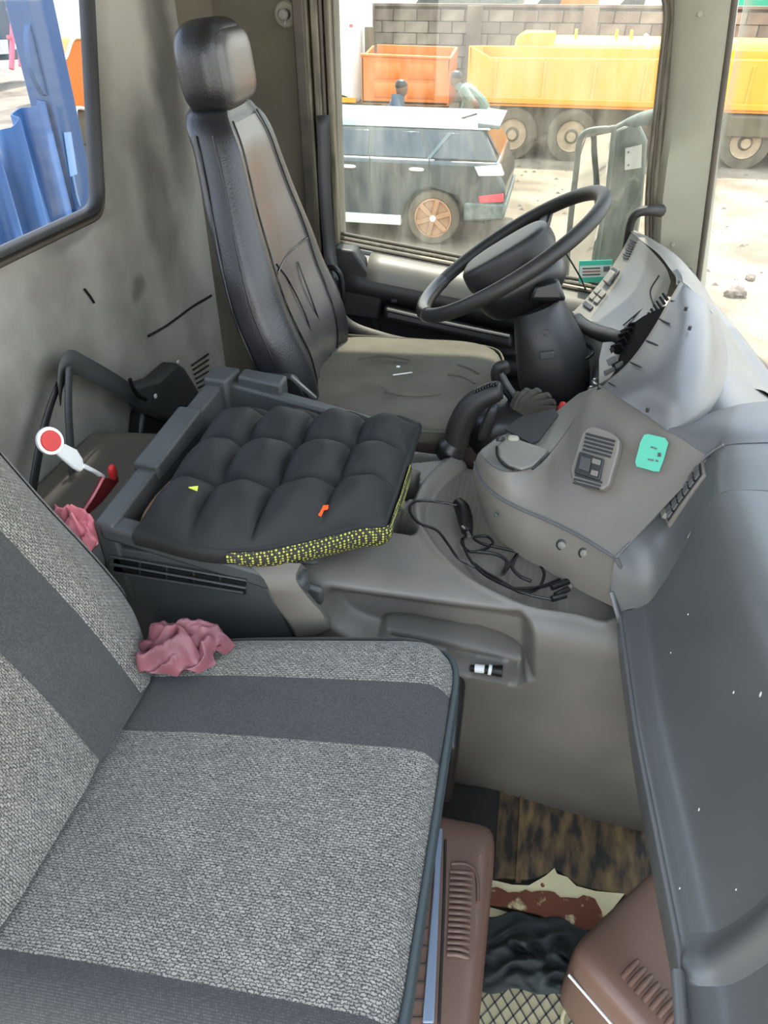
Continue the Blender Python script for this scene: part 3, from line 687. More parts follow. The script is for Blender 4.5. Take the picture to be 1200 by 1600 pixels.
# far side and front skirts
far = crow(1.0)
grid('side_skirt', [[(x, y, z) for x, y, z in far[:9]], [(x, y + .012, z - .03) for x, y, z in far[:9]], [(x, y + .006, z - .11) for x, y, z in far[:9]]], M['stripe'], ps)
fr_ = [crow(s) for s in SV]
grid('front_skirt', [[Vector(r[7]), Vector(r[8]) + Vector((0.004, 0, 0)), Vector(r[9]) + Vector((.006, 0, -.02))] for r in fr_], M['piping'], ps, su=2, sv=4)
tube('piping', [Vector(r[7]) + Vector((.004, 0, .002)) for r in fr_], .0045, M['piping'], ps, sub=3)
tube('piping', [Vector(p) + Vector((0, .004, 0)) for p in far[:8]], .0035, M['stripe'], ps, sub=3)
blob('cushion_base', (-.32, .50, .42), (.50, .56, .16), M['blackpl'], ps, n=8)
# seat side hardware near the front corner
hexa('slide_cover', [(-.09, .70, .30), (-.035, .70, .28), (-.035, .80, .28), (-.09, .80, .30)], [(-.09, .68, .50), (-.03, .66, .49), (-.035, .80, .49), (-.09, .80, .50)], M['blackpl'], ps, bevel=.01)
box('seat_riser', (-.33, .50, .17), (.30, .42, .34), M['darkpl'], ps, bevel=.02)
# backrest: t up, s across (1 = far)
def bpt(s, t):
    y = .21 + s * .55
    rn = max(0, (s - .80) / .20)
    z = .518 + t * .64 + .035 * rn ** 3 * (1 - min(1, t * 3))
    x = -.508 - t * .30 - .02 * t * t
    x -= .055 * rn ** 2.4
    rl = max(0, (.15 - s) / .15); x -= .04 * rl ** 2
    x += .010 * math.sin(math.pi * min(1, t * 2.2))
    y2 = y - .035 * max(0, (.10 - t) / .10) ** 2 * rn
    return (x, y2, z)
tv = [0, .03, .08, .15, .25, .4, .6, .8, 1.0]
for a, b, mm, nm in [(0, .12, 'stripe', 'back_stripe_panel'), (.12, .56, 'weave', 'back_centre_panel'), (.56, .78, 'stripe', 'back_stripe_panel'), (.78, 1.0, 'weave', 'back_bolster_panel')]:
    rr = []; n = 6
    for q, s in enumerate(srange(a, b, n)):
        e = min(q, n - q); d = .004 if e == 0 else 0
        rr.append([(p[0] - d, p[1], p[2]) for p in (bpt(s, t) for t in tv)])
    grid(nm, rr, M[mm], ps, su=4, sv=4)
far = [bpt(1.0, t) for t in tv]
grid('back_side', [far, [(x - .02, y + .012, z) for x, y, z in far], [(x - .10, y + .0, z + .01) for x, y, z in far]], M['weave'], ps)
bt = [bpt(s, 0) for s in srange(0, 1, 12)]
grid('back_bottom', [bt, [(x - .03, y, z - .02) for x, y, z in bt], [(x - .10, y, z - .02) for x, y, z in bt]], M['stripe'], ps)
bb = [[(x - .10, y, z) for x, y, z in (bpt(s, t) for t in tv)] for s in (0, .5, 1)]
grid('back_shell', bb, M['darkpl'], ps)
tube('piping', [Vector(bpt(s, 0)) + Vector((-.004, 0, -.002)) for s in srange(0, 1, 10)], .003, M['stripe'], ps, sub=2)  # dark tube drawn as the shadow crease where backrest meets cushion

# pink cloths tucked by the seat
def crumple(name, ctr, sx, sy, sz, m, seed, label, cat, rot=0):
    rnd = random.Random(seed); ph = [rnd.uniform(0, 6) for _ in range(8)]
    rows = []
    for i in range(26):
        a = i / 25 * 2 * math.pi; r = []
        for j in range(14):
            q = j / 13 * math.pi / 2
            rad = 1 + .13 * math.sin(5 * a + ph[0]) + .09 * math.sin(9 * a + ph[1] + q * 3) + .06 * math.sin(17 * a + ph[2] + 3 * q)
            hh = math.cos(q) * (1 + .25 * math.sin(3 * a + 5 * q + ph[3])) + .20 * math.sin(7 * a + 9 * q + ph[4]) * math.sin(q) + .12 * math.sin(13 * a - 7 * q + ph[5]) * math.sin(q)
            x = math.sin(q) * rad * math.cos(a) * sx; y = math.sin(q) * rad * math.sin(a) * sy
            r.append(Vector((ctr[0] + x * math.cos(rot) - y * math.sin(rot), ctr[1] + x * math.sin(rot) + y * math.cos(rot), ctr[2] + hh * sz)))
        rows.append(r)
    o = grid(name, rows, m, None, su=2, sv=2, sharp=180)
    tag(o, label, cat); return o
pk = crumple('crumpled_cloth', (-.470, .706, .545), .066, .044, .050, M['pink'], 3, 'crumpled dusty rose cloth on the passenger cushion by the backrest', 'cloth', rot=.45)
crumple('cloth_scrap', (-.705, .835, .635), .03, .05, .05, M['pinkl'], 5, 'light pink cloth poking out behind the passenger backrest', 'cloth', rot=1.2)

# ================================================================== DRIVER SEAT
ds = thing('driver_seat', 'black leather driver seat with headrest at the far side behind the steering wheel', 'seat', (-.35, 1.66, 0))
def dsec(t):
    z = .56 + t * .60
    xf = np.interp(t, [0, .15, .4, .7, .9, 1.0], [-.500, -.500, -.560, -.612, -.640, -.665])
    th = np.interp(t, [0, .3, .7, 1.0], [.135, .12, .105, .095])
    hw = np.interp(t, [0, .1, .3, .5, .7, .85, .95, 1.0], [.215, .235, .240, .225, .190, .160, .145, .120])
    yc = 1.66; pts = []; N = 44
    for k in range(N):
        a = 2 * math.pi * k / N; c, s = math.cos(a), math.sin(a)
        e = 2 / 4.0
        u = math.copysign(abs(c) ** e, c); v = math.copysign(abs(s) ** e, s)
        x = xf - th / 2 + u * th / 2
        if u > 0:
            bol = math.exp(-((abs(v) - .80) / .16) ** 2) * .030 * (1 - t * .5)
            x += bol * u - .020 * (1 - t) * max(0, 1 - abs(v) / .6) * u
        y = yc + v * hw
        x -= .05 * (y - yc) * 1.0
        pts.append((x, y, z))
    return pts
def shrink(S, k, dz):
    c = sum((Vector(p) for p in S), Vector()) / len(S); return [c + (Vector(p) - c) * k + Vector((0, 0, dz)) for p in S]
loft('backrest', [shrink(dsec(0), .8, -.02)] + [dsec(t) for t in (0, .04, .1, .2, .3, .4, .5, .6, .7, .8, .9, .96)] + [shrink(dsec(1.0), .96, -.006), shrink(dsec(1.0), .84, .006), shrink(dsec(1.0), .6, .012), shrink(dsec(1.0), .1, .014)], M['leather'], ds, sub=3)
def dfront(t, v):   # a point of the backrest's face
    best = None
    S = dsec(t); hw = max(p[1] for p in S) - 1.66
    cand = [p for p in S[:12] + S[-11:]]
    yt = 1.66 + v * hw
    cand.sort(key=lambda p: p[1])
    for a, b in zip(cand, cand[1:]):
        if a[1] <= yt <= b[1]:
            f = (yt - a[1]) / max(1e-6, b[1] - a[1]); return Vector((a[0] + (b[0] - a[0]) * f, yt, a[2]))
    return Vector(cand[-1] if yt > cand[-1][1] else cand[0])
def vwid(t): return np.interp(t, [0, .35, .6, 1.0], [.50, .62, .66, .62])
grid('centre_panel', [[dfront(t, v * vwid(t)) + Vector((.0035 * (1 - abs(v) ** 6), 0, 0)) for v in (-1, -.9, -.5, 0, .5, .9, 1)] for t in (.02, .1, .2, .3, .4, .5, .6, .7, .8, .9, .97)], M['leather_sheen'], ds)
for sgn in (-1, 1):
    tube('seam', [dfront(t, sgn * vwid(t)) + Vector((.003, 0, 0)) for t in (.02, .1, .2, .3, .4, .5, .6, .7, .8, .9, .98)], .0022, M['blackpl'], ds, seg=6)
tube('seam', [dfront(.02, -.30) + Vector((.005, 0, 0)), dfront(.25, -.20) + Vector((.005, 0, 0)), dfront(.42, -.25) + Vector((.005, 0, 0)), dfront(.52, -.5) + Vector((.005, 0, 0))], .002, M['blackpl'], ds, seg=6)
tube('seam', [dfront(.02, .30) + Vector((.005, 0, 0)), dfront(.25, .14) + Vector((.005, 0, 0)), dfront(.45, .18) + Vector((.005, 0, 0))], .002, M['blackpl'], ds, seg=6)
tube('seam', [dfront(.5, v) + Vector((.005, 0, 0)) for v in (-.6, -.3, 0, .3, .6)], .002, M['blackpl'], ds, seg=6)
# piping along the near side of the backrest
tube('side_seam', [(min(p[0] for p in dsec(t)) + .045, 1.66 - (max(p[1] for p in dsec(t)) - 1.66) - .001, dsec(t)[0][2]) for t in (.02, .2, .4, .6, .8, .95)], .003, M['blackpl'], ds, seg=6)
tube('side_seam', [(min(p[0] for p in dsec(t)) + .10 - t * .02, 1.66 - (max(p[1] for p in dsec(t)) - 1.66) - .001, dsec(t)[0][2]) for t in (.02, .2, .4, .6, .8, .95)], .0022, M['blackpl'], ds, seg=6)
hr = blob('headrest', (-.708, 1.655, 1.238), (.105, .235, .165), M['leather'], ds, n=3.6, rot=(0, math.radians(-6), math.radians(3)), res=12, fn=lambda q: Vector((q.x, q.y * (1 - .12 * max(0, q.z) ** 2), q.z)))
blob('headrest_face', (-.690, 1.660, 1.236), (.086, .205, .138), M['leather_sheen'], ds, n=4.2, rot=(0, math.radians(-6), math.radians(3)), res=10)
for yy in (1.60, 1.71): tube('headrest_post', [(-.70, yy, 1.10), (-.705, yy, 1.19)], .007, M['steel'], ds, raw=True)
cush = blob('seat_cushion', (-.325, 1.655, .525), (.53, .49, .145), M['dustfab'], ds, n=4.6, res=16, fn=lambda q: Vector((q.x, q.y, q.z + .07 * q.x * (q.z > 0) - .10 * max(0, 1 - q.x ** 2 - q.y ** 2) * (q.z > 0))), rot=(0, math.radians(-1.5), 0))
grid('cushion_side', [[(-.55 + k * .12, 1.404 - (.004 if 0 < k < 4 else -.004), .545) for k in range(5)], [(-.55 + k * .12, 1.398, .50) for k in range(5)], [(-.55 + k * .12, 1.41, .45) for k in range(5)]], M['brownfab'], ds)
tube('cushion_seam', [(-.56, 1.412, .566), (-.40, 1.408, .570), (-.2, 1.408, .572), (-.10, 1.43, .574), (-.068, 1.5, .575), (-.062, 1.66, .577), (-.068, 1.82, .575), (-.12, 1.89, .572), (-.3, 1.902, .57), (-.55, 1.9, .565)], .0035, M['dustfab'], ds, seg=6)
hexa('recliner_cover', [W(392, 630, Y=1.40), W(495, 640, Y=1.39), W(495, 640, Y=1.45), W(392, 630, Y=1.45)], [W(392, 582, Y=1.40), W(462, 585, Y=1.39), W(462, 583, Y=1.45), W(392, 580, Y=1.45)], M['darkpl'], ds, bevel=.012)
hexa('recliner_lever', [W(452, 592, Y=1.375), W(492, 628, Y=1.375), W(492, 628, Y=1.40), W(452, 592, Y=1.40)], [W(455, 586, Y=1.375), W(496, 622, Y=1.375), W(496, 620, Y=1.40), W(456, 584, Y=1.40)], M['steel'], ds, bevel=.003)
box('seat_pedestal', (-.35, 1.66, .22), (.36, .34, .44), M['blackpl'], ds, bevel=.02)
# belt by the far side
b = thing('seat_belt', 'dark belt webbing hanging between the driver seat and the door', 'seat belt', W(540, 500, Y=1.97))
def ribbon(name, P, wv, m, parent, th=.002, sub=6):
    Q = curve(P, sub); wv = Vector(wv)
    ws = wv if isinstance(wv, Vector) else None
    V = []
    for q in Q: V += [q - wv / 2, q + wv / 2]
    Fc = [(2 * i, 2 * i + 1, 2 * i + 3, 2 * i + 2) for i in range(len(Q) - 1)]
    uv = [(i % 2 * wv.length, (i // 2) * .02) for i in range(len(V))]
    o = mk(name, V, Fc, m, parent, uv=uv); s = o.modifiers.new('t', 'SOLIDIFY'); s.thickness = th; s.offset = 0; return o
ribbon('webbing', [W(524, 440, Y=2.02), W(530, 470, Y=2.0), W(545, 510, Y=1.97), W(600, 532, Y=1.96), W(660, 545, Y=1.98)], (.0, .02, .04), M['darkpl'], b)
ribbon('webbing', [W(505, 180, Y=2.12), W(508, 300, Y=2.10), W(516, 400, Y=2.08), W(524, 440, Y=2.02)], (.03, .02, 0), M['darkpl'], b)
for (a, c, d) in (((560, 560), (600, 556), (640, 562)), ((700, 585), (722, 588), (742, 600)), ((600, 612), (640, 618), (690, 616)), ((715, 570), (735, 576), (748, 584))):
    tube('cover_crease', [W(*a, Z=.5985), W(*c, Z=.6000), W(*d, Z=.5985)], .0028, M['dustfab'], ds, seg=6)
# litter on the driver cushion
for nm, a, c, lab in (('paper_strip', (614, 586), (644, 582), 'white paper strip on the driver seat cushion'), ('straw_bit', (552, 576), (560, 592), 'thin pale straw on the driver seat cushion, upper one'), ('dry_twig', (592, 602), (606, 611), 'short dark twig on the driver seat cushion')):
    A = Vector(W(*a, Z=.604)); B = Vector(W(*c, Z=.604)); r = .0025 if nm == 'paper_strip' else .0014
    o = tube(nm, [A, B], r, M['white'] if nm == 'paper_strip' else M['dustfab'] if nm == 'straw_bit' else M['darkpl'], None, raw=True, seg=6, flat=.5); tag(o, lab, 'litter')
o = blob('paper_scrap', W(622, 573, Z=.604), (.010, .008, .003), M['white'], None, n=4, res=2); tag(o, 'tiny white paper scrap above the paper strip on the driver seat', 'litter')

# ================================================================== STEERING WHEEL AND COLUMN
WC = Vector((-.072, 1.66, .893)); TL = math.radians(34.5)
e1 = Vector((math.cos(TL), 0, math.sin(TL))); e2 = Vector((0, 1, 0)); ax = Vector((-math.sin(TL), 0, math.cos(TL)))
sw_ = thing('steering_wheel', 'large black worn steering wheel tilted in front of the driver seat', 'steering wheel', WC)
RW = .222
def wpt(r, a, h=0): return WC + e1 * (r * math.cos(a)) + e2 * (r * math.sin(a)) + ax * h
tube('rim', [wpt(RW, 2 * math.pi * k / 40) for k in range(40)], .0155, M['rubber'], sw_, closed=True, sub=2, seg=12)
# worn leather binding at the rear of the rim
tube('rim_binding', [wpt(RW, math.radians(a)) for a in range(150, 212, 6)], .0172, M['leather'], sw_, sub=2, seg=12)
for k, a in enumerate((math.radians(68), math.radians(-68), math.radians(128), math.radians(-128))):
    p0 = wpt(RW, a, -.002); p1 = wpt(.09, a * .98, -.03)
    d = Vector((p0 - p1)).cross(ax).normalized()
    hexa('spoke', [p0 - d * .012 - ax * .014, p1 - d * .026 - ax * .02, p1 + d * .026 - ax * .02, p0 + d * .012 - ax * .014], [p0 - d * .012, p1 - d * .026 + ax * .006, p1 + d * .026 + ax * .006, p0 + d * .012], M['blackpl'], sw_, bevel=.005)
def pad(r, h, sx, sy):
    return [WC + e1 * (sx * r * math.copysign(abs(math.cos(t)) ** .7, math.cos(t)) - .005) + e2 * (sy * r * math.copysign(abs(math.sin(t)) ** .7, math.sin(t))) + ax * h for t in (2 * math.pi * k / 36 for k in range(36))]
loft('hub_pad', [pad(.90, -.04, .10, .065), pad(1.0, -.025, .105, .07), pad(1.0, .006, .105, .07), pad(.95, .018, .105, .07), pad(.8, .024, .105, .07), pad(.2, .026, .105, .07)], M['darkpl'], sw_, sub=3)
loft('hub_shroud', [pad(.62, -.12, .10, .09), pad(.85, -.10, .11, .09), pad(1.0, -.06, .105, .09), pad(.95, -.04, .10, .088)], M['blackpl'], sw_, sub=3)
col = thing('steering_column', 'dark plastic steering column cover rising from the floor to the wheel', 'steering column', (.05, 1.66, .0))
def csec(c, rx, ry, t):
    return [Vector(c) + Vector((math.cos(t), 0, math.sin(t))) * (rx * math.copysign(abs(math.cos(q)) ** .75, math.cos(q))) + Vector((0, ry * math.copysign(abs(math.sin(q)) ** .75, math.sin(q)), 0)) for q in (2 * math.pi * k / 32 for k in range(32))]
secs = [((.085, 1.66, .02), .07, .075, 0), ((.075, 1.66, .25), .07, .08, 0), (W(868, 625, Y=1.64), .068, .09, .1), (W(866, 590, Y=1.64), .082, .10, .15), (W(860, 545, Y=1.64), .078, .10, .25), (W(846, 500, Y=1.64), .062, .085, .35), (W(840, 470, Y=1.65), .052, .07, .45)]
loft('column_cover', [csec(*s) for s in secs], M['darkpl'], col, sub=4)
hexa('column_clamp', [W(826, 470, Y=1.555), W(885, 470, Y=1.555), W(885, 470, Y=1.62), W(826, 470, Y=1.62)], [W(836, 445, Y=1.56), W(872, 436, Y=1.56), W(872, 432, Y=1.62), W(836, 440, Y=1.62)], M['blackpl'], col, bevel=.008)
disc('screw', W(852, 521, Y=1.535), (-.1, -1, .15), [(.009, 0), (.009, .004), (.004, .004), (.004, .001), (0, .001)], M['blackpl'], col, seg=14)
slab('cover_recess', [W(842, 552, Y=1.532), W(866, 550, Y=1.532), W(868, 560, Y=1.532), W(843, 563, Y=1.532)], (0, .01, 0), M['tray'], col, bevel=.003)
tube('column_wire', [W(884, 395, Y=1.75), W(905, 430, Y=1.72), W(915, 452, Y=1.68)], .002, M['blackpl'], col, seg=6)

# ---------------- levers between the seats
gl = thing('gear_lever', 'thick black curved gear lever grip beside the driver cushion', 'lever', W(725, 690, Y=1.36))
tube('lever_grip', [W(712, 695, Y=1.36), W(718, 668, Y=1.36), W(732, 640, Y=1.36), W(752, 622, Y=1.36), W(775, 612, Y=1.36), W(784, 610, Y=1.36)], [.026, .027, .026, .024, .022, .017], M['rubber'], gl, seg=16, sub=6)
for k in range(9):
    a = W(742 + k * 4.2, 612 - k * 1.9 + (k > 6) * 3, Y=1.352)
    blob('grip_tooth', a, (.005, .012, .009), M['blackpl'], gl, n=3, res=2)
tube('lever_root', [W(700, 712, Y=1.36), W(706, 700, Y=1.36), W(714, 690, Y=1.36)], [.030, .034, .026], M['blackpl'], gl, seg=14)
blob('selector_plate', W(762, 660, Y=1.37), (.022, .03, .09), M['darkpl'], gl, n=4, rot=(0, .25, 0))
hb = thing('parking_brake_lever', 'slim worn metal lever with hooked black head behind the gear grip', 'lever', W(800, 625, Y=1.47))
tube('lever_head', [W(777, 600, Y=1.47), W(775, 585, Y=1.47), W(780, 574, Y=1.47), W(788, 572, Y=1.47), W(791, 582, Y=1.47)], [.010, .012, .013, .012, .009], M['rubber'], hb, seg=12)
tube('lever_stem', [W(783, 582, Y=1.465), W(792, 600, Y=1.465), W(812, 628, Y=1.465)], [.007, .007, .006], M['steel'], hb, seg=10)
tube('lever_stem', [W(778, 588, Y=1.47), W(788, 608, Y=1.47), W(806, 632, Y=1.47)], [.010, .008, .006], M['blackpl'], hb, seg=10)
bw = thing('pleated_boot', 'torn black rubber lever boot with fanned pleats beside the steering column', 'boot', W(830, 690, Y=1.42))
base = Vector(W(800, 668, Y=1.44))
tips = [(812, 612), (825, 608), (842, 609), (858, 617), (866, 628), (872, 640), (874, 652), (868, 664), (850, 676)]
for k, (u, v) in enumerate(tips):
    t = Vector(W(u, v, Y=1.46 - .012 * k)); m = base.lerp(t, .55) + Vector((0, 0, .012))
    tube('pleat', [base + Vector((.004 * k, -.006 * k, -.01)), m, t], [.012, .013, .006], M['boot'], bw, seg=8, flat=1.6)
V0 = [base + Vector((-.04, -.03, -.02))] + [Vector(W(u, v, Y=1.475 - .012 * k)) for k, (u, v) in enumerate(tips)] + [Vector(W(800, 690, Y=1.40))]
slab('boot_skin', V0, (0, .03, -.02), M['blackpl'], bw, bevel=.004)
blob('boot_base', W(790, 668, Y=1.46), (.16, .16, .13), M['blackpl'], bw, n=3)
rk = blob('red_knob', W(878, 637, Y=1.40), (.016, .016, .026), M['red'], bw, n=3, res=4, rot=(0, .2, 0), label='small red knob')

# ================================================================== DASHBOARD
db = thing('dashboard', 'wide scuffed grey truck dashboard with rounded instrument hood and passenger fascia', 'dashboard', (.3, 1.1, .5))
# underlay shelf
ys = [.03, .3, .6, .9, 1.02, 1.2, 1.5, 1.8, 2.0, 2.18]
def shelf_front(y): return np.interp(y, [0, .3, .9, 1.5, 1.9, 2.2], [.46, .52, .55, .50, .475, .43])
def shelf_fz(y): return np.interp(y, [0, .9, 1.5, 2.2], [.77, .755, .725, .685])
def shelf_back(y): return np.interp(y, [0, .90, 1.02, 1.2, 1.6, 2.2], [.275, .33, .31, .26, .33, .36])
def shelf_bz(y): return np.interp(y, [0, .90, 1.0, 1.3, 1.7, 2.2], [.797, .797, .79, .785, .80, .72])
grid('top_shelf', [[(shelf_back(y), y, shelf_bz(y)), (max(shelf_back(y) + .05, .34), y, max(shelf_bz(y) + .004, .819 - max(0, y - 1.3) * .10)), (shelf_front(y) - .05, y, shelf_fz(y) + .035 * 0 + .012), (shelf_front(y), y, shelf_fz(y) - .004), (shelf_front(y) + .01, y, shelf_fz(y) - .05)] for y in ys], M['dash'], db, su=3, sv=5)
# passenger fascia: rear edge, recessed face, rounded top rim
def pf(y):
    xe = np.interp(y, [.42, .47, .69, .95], [.240, .235, .213, .199]) ; z0 = .55
    e = .012 * (1 - sm(np.array((y - .44) / .06)).item())
    return [(xe + .09, y, z0 - .25), (xe + .035, y, z0 - .16), (xe + .002, y, z0 - .06), (xe - .006, y, z0 - .012), (xe - .001, y, z0 + .006), (xe + .012, y, z0 + .012), (xe + .034, y, z0 + .03), (xe + .052, y, z0 + .09), (xe + .062, y, z0 + .16),
            (xe + .068, y, z0 + .21), (xe + .080, y, z0 + .245), (xe + .105, y, z0 + .262), (xe + .17, y, z0 + .268)]
rows = [pf(y) for y in (.93, .90, .80, .69, .58, .50, .455, .43)]
def nearrim(p, k):  # the raised near border of the recessed face
    return p
grid('passenger_fascia', rows, M['fascia'], db, su=5, sv=4)
def pfn(y, lift, zl=0): # border: the face comes forward again towards the door
    P = pf(.43); out = []
    for i, (x, _, z) in enumerate(P):
        l = lift if 4 < i < 11 else 0
        out.append((x - l * (1 if i < 9 else .6), y, z + zl))
    return out
grid('near_border', [pf(.43), pfn(.422, .003), pfn(.412, .009), pfn(.402, .014), pfn(.393, .014), pfn(.384, .007), pfn(.378, -.004)], M['fascia'], db, su=4, sv=4)
grid('end_panel', [pfn(.378, -.004), pfn(.30, -.006, -.003), pfn(.2, -.008, -.008), pfn(.04, -.008, -.016)], M['fascia'], db, su=4, sv=4)
tube('fascia_edge', [(pf(y)[4][0] - .003, y, .552) for y in (.93, .85, .7, .55, .43, .40, .3, .1)], .004, M['dash'], db, seg=8)
tube('corner_edge', [(.229, .385, .565), (.226, .30, .565), (.224, .2, .56), (.222, .05, .556)], .007, M['dash'], db, seg=8)
for (u, v, z, w_) in ((1092, 1265, .66, 5), (1146, 1082, .70, 4), (1188, 1085, .72, 7), (1048, 1020, .62, 3), (1062, 1388, .60, 3), (1150, 1390, .70, 3), (1075, 960, .66, 3)):
    a = Vector(W(u, v, Z=z)); d = (Vector((0, 0, CAMZ)) - a).normalized(); xx = .200 + .42 * (z - .55) ; a = Vector(W(u, v, X=xx + .012))
    blob('scuff_mark', a, (.0015, .0006 * w_, .0012 * w_), M['lampclear'], db, n=2.2, res=1)
# end wall of the fascia towards the cockpit, and the scooped lobe at its top
def pxl(pts): return [W(u, v, Z=z) for u, v, z in pts]
seamP = [Vector(p) for p in pxl([(960, 955, .552), (955, 925, .585), (962, 872, .645), (990, 842, .668), (1030, 800, .70), (1070, 755, .745), (1105, 712, .79), (1130, 694, .815), (1200, 690, .826), (1290, 690, .826)])]
fp_ = pf(.93); fq = [Vector(fp_[k]) for k in (3, 4, 6)] + [Vector(fp_[6]).lerp(Vector(fp_[7]), .6), Vector(fp_[7]).lerp(Vector(fp_[8]), .5), Vector(fp_[8]).lerp(Vector(fp_[9]), .6), Vector(fp_[10]), Vector(fp_[11]), Vector(fp_[12]), Vector(fp_[12]) + Vector((.08, 0, 0))]
fq2 = [q + Vector((0, -.06, 0)) + Vector((.001, 0, -.001)) for q in fq]
SHR = [seamP, [a.lerp(b_, .45) + Vector((-.001, 0, .002)) for a, b_ in zip(seamP, fq)], fq]
grid('cockpit_shoulder', SHR, M['fascia'], db, su=6, sv=4)
tube('shoulder_seam', pxl([(962, 872, .648), (990, 842, .671), (1030, 800, .703), (1070, 755, .748), (1103, 714, .792), (1130, 695, .818)]), .0025, M['dash'], db, seg=6)
tube('shoulder_seam', pxl([(962, 872, .648), (972, 890, .625), (980, 905, .60)]), .004, M['dash'], db, seg=6)
tube('shoulder_seam', [W(955, 925, Z=.585), W(962, 950, Z=.565), W(968, 972, Z=.545)], .004, M['dash'], db, seg=6)
grid('shelf_blend', [pxl([(1040, 672, .80), (1075, 692, .797), (1108, 714, .793), (1132, 696, .816), (1200, 691, .827), (1290, 691, .827)]),
                     pxl([(1050, 664, .806), (1085, 670, .812), (1120, 674, .82), (1150, 670, .827), (1210, 668, .832), (1300, 668, .832)]),
                     pxl([(1095, 652, .812), (1118, 642, .818), (1140, 636, .824), (1165, 630, .828), (1220, 625, .83), (1300, 620, .83)])], M['dash'], db, su=5, sv=5)
# cockpit wing: upright lower band, big tilted face
cre = [(742, 722, .640), (752, 750, .638), (775, 774, .636), (812, 795, .634), (852, 812, .634), (905, 838, .636), (962, 872, .640)]
bot = [(742, 745, .60), (752, 795, .550), (772, 835, .545), (812, 868, .545), (852, 890, .545), (905, 922, .545), (966, 952, .545)]
mid = [(a[0] - 3, (a[1] * .45 + b[1] * .55), a[2] * .45 + b[2] * .55 + .004) for a, b in zip(cre, bot)]
grid('lower_band', [pxl(bot), pxl(mid), pxl(cre)], M['dash2'], db, su=4, sv=5)
top = [(748, 706, .668), (768, 728, .678), (800, 738, .684), (846, 722, .690), (888, 672, .722), (940, 604, .800), (1043, 672, .800), (1110, 716, .792)]
cre2 = [(742, 722, .640), (752, 750, .638), (775, 774, .636), (812, 795, .634), (852, 812, .634), (890, 830, .635), (930, 853, .638), (962, 872, .643)]
md2 = [tuple(a[i] * .5 + b[i] * .5 + (0, 0, .004)[i] for i in range(3)) for a, b in zip(top, cre2)]
grid('console_face', [pxl(cre2), pxl(md2), pxl(top)], M['dash2'], db, su=7, sv=6)
tube('face_seam', pxl([(a, b, c + .002) for a, b, c in cre]), .0028, M['dash'], db, seg=6)
# console top with lid, well and catch
ctop = pxl([(744, 712, .662), (752, 700, .672), (775, 682, .680), (800, 672, .684), (870, 640, .70), (905, 612, .715), (938, 600, .775), (886, 672, .716), (846, 722, .686), (800, 738, .680), (768, 728, .674)])
slab('console_top', ctop, (0, .0, -.03), M['dashlight'], db, bevel=.006)
ws_ = pxl([(788, 672, .690), (812, 654, .694), (866, 640, .702), (872, 650, .702), (842, 690, .694), (830, 695, .692)])
slab('coin_well', ws_, (0, 0, .003), M['darkpl'], db)
lid = slab('lid', pxl([(778, 700, .692), (784, 692, .694), (806, 690, .696), (856, 707, .696), (852, 712, .695), (832, 731, .693), (815, 736, .692), (795, 730, .691), (781, 718, .691)]), (0, 0, .006), M['dashlight'], db, bevel=.002)
tube('lid_gap', pxl([(776, 698, .694), (777, 712, .693), (787, 726, .692), (803, 734, .692)]), .0022, M['blackpl'], db, seg=6)
tube('lid_gap', pxl([(832, 733, .694), (846, 721, .696), (858, 708, .698)]), .0022, M['blackpl'], db, seg=6)
hexa('catch', pxl([(774, 690, .695), (790, 690, .695), (790, 682, .70), (776, 682, .70)]), pxl([(776, 688, .715), (782, 690, .715), (784, 682, .718), (778, 682, .718)]), M['darkpl'], db, bevel=.003)
bt_ = blob('white_bottle_cap', W(802, 686, Z=.70), (.022, .018, .012), M['pillar'], None, n=2.6, res=4); tag(bt_, 'small cream cap in the coin well on the cockpit console', 'cap')
# socket plate, ribs, socket
def onface(u, v, h=0.0):
    A, B, Cc = Vector(W(775, 774, Z=.636)), Vector(W(962, 872, Z=.643)), Vector(W(1043, 672, Z=.800))
    n = (B - A).cross(Cc - A).normalized()
    if n.y > 0: n = -n
    d = Vector(ray(u, v)); o = Vector((0, 0, CAMZ)); s = (A - o).dot(n) / d.dot(n)
    return o + d * s + n * h
FN = onface(900, 750, .01) - onface(900, 750, 0)
FN.normalize()
HB = .016
def fslab(n, pts, h0, h1, m, par, **k): return slab(n, [onface(u, v, h0) for u, v in pts], tuple(FN * (h1 - h0)), m, par, **k)
sp_ = fslab('socket_plate', [(920, 674), (932, 672), (962, 682), (972, 692), (970, 712), (956, 762), (945, 770), (912, 762), (897, 752), (895, 738), (914, 680)], -.004, HB, M['dash2'], db, bevel=.003)
for k in range(5): fslab('plate_rib', [(921 - k * 1.2, 682 + k * 6), (966 - k * 1.6, 694 + k * 6), (965 - k * 1.6, 697 + k * 6), (920 - k * 1.2, 685 + k * 6)], HB, HB + .002, M['darkpl'], sp_)
for k in range(3): fslab('plate_rib', [(904 - k * 1.5, 746 + k * 6), (946 - k * 2, 758 + k * 5), (945 - k * 2, 760.5 + k * 5), (903 - k * 1.5, 748.5 + k * 6)], HB, HB + .002, M['darkpl'], sp_)
so = fslab('socket', [(912, 712), (950, 724), (943, 757), (903, 745)], HB, HB + .006, M['darkpl'], sp_, bevel=.002)
fslab('switch', [(916, 720), (931, 725), (927, 745), (911, 740)], HB + .006, HB + .010, M['tray'], db, bevel=.001)
fslab('switch', [(933, 723), (946, 727), (944, 735), (931, 731)], HB + .006, HB + .009, M['dash2'], db, bevel=.001)
fslab('switch', [(931, 741), (942, 744), (940, 752), (929, 749)], HB + .006, HB + .009, M['dash2'], db, bevel=.001)
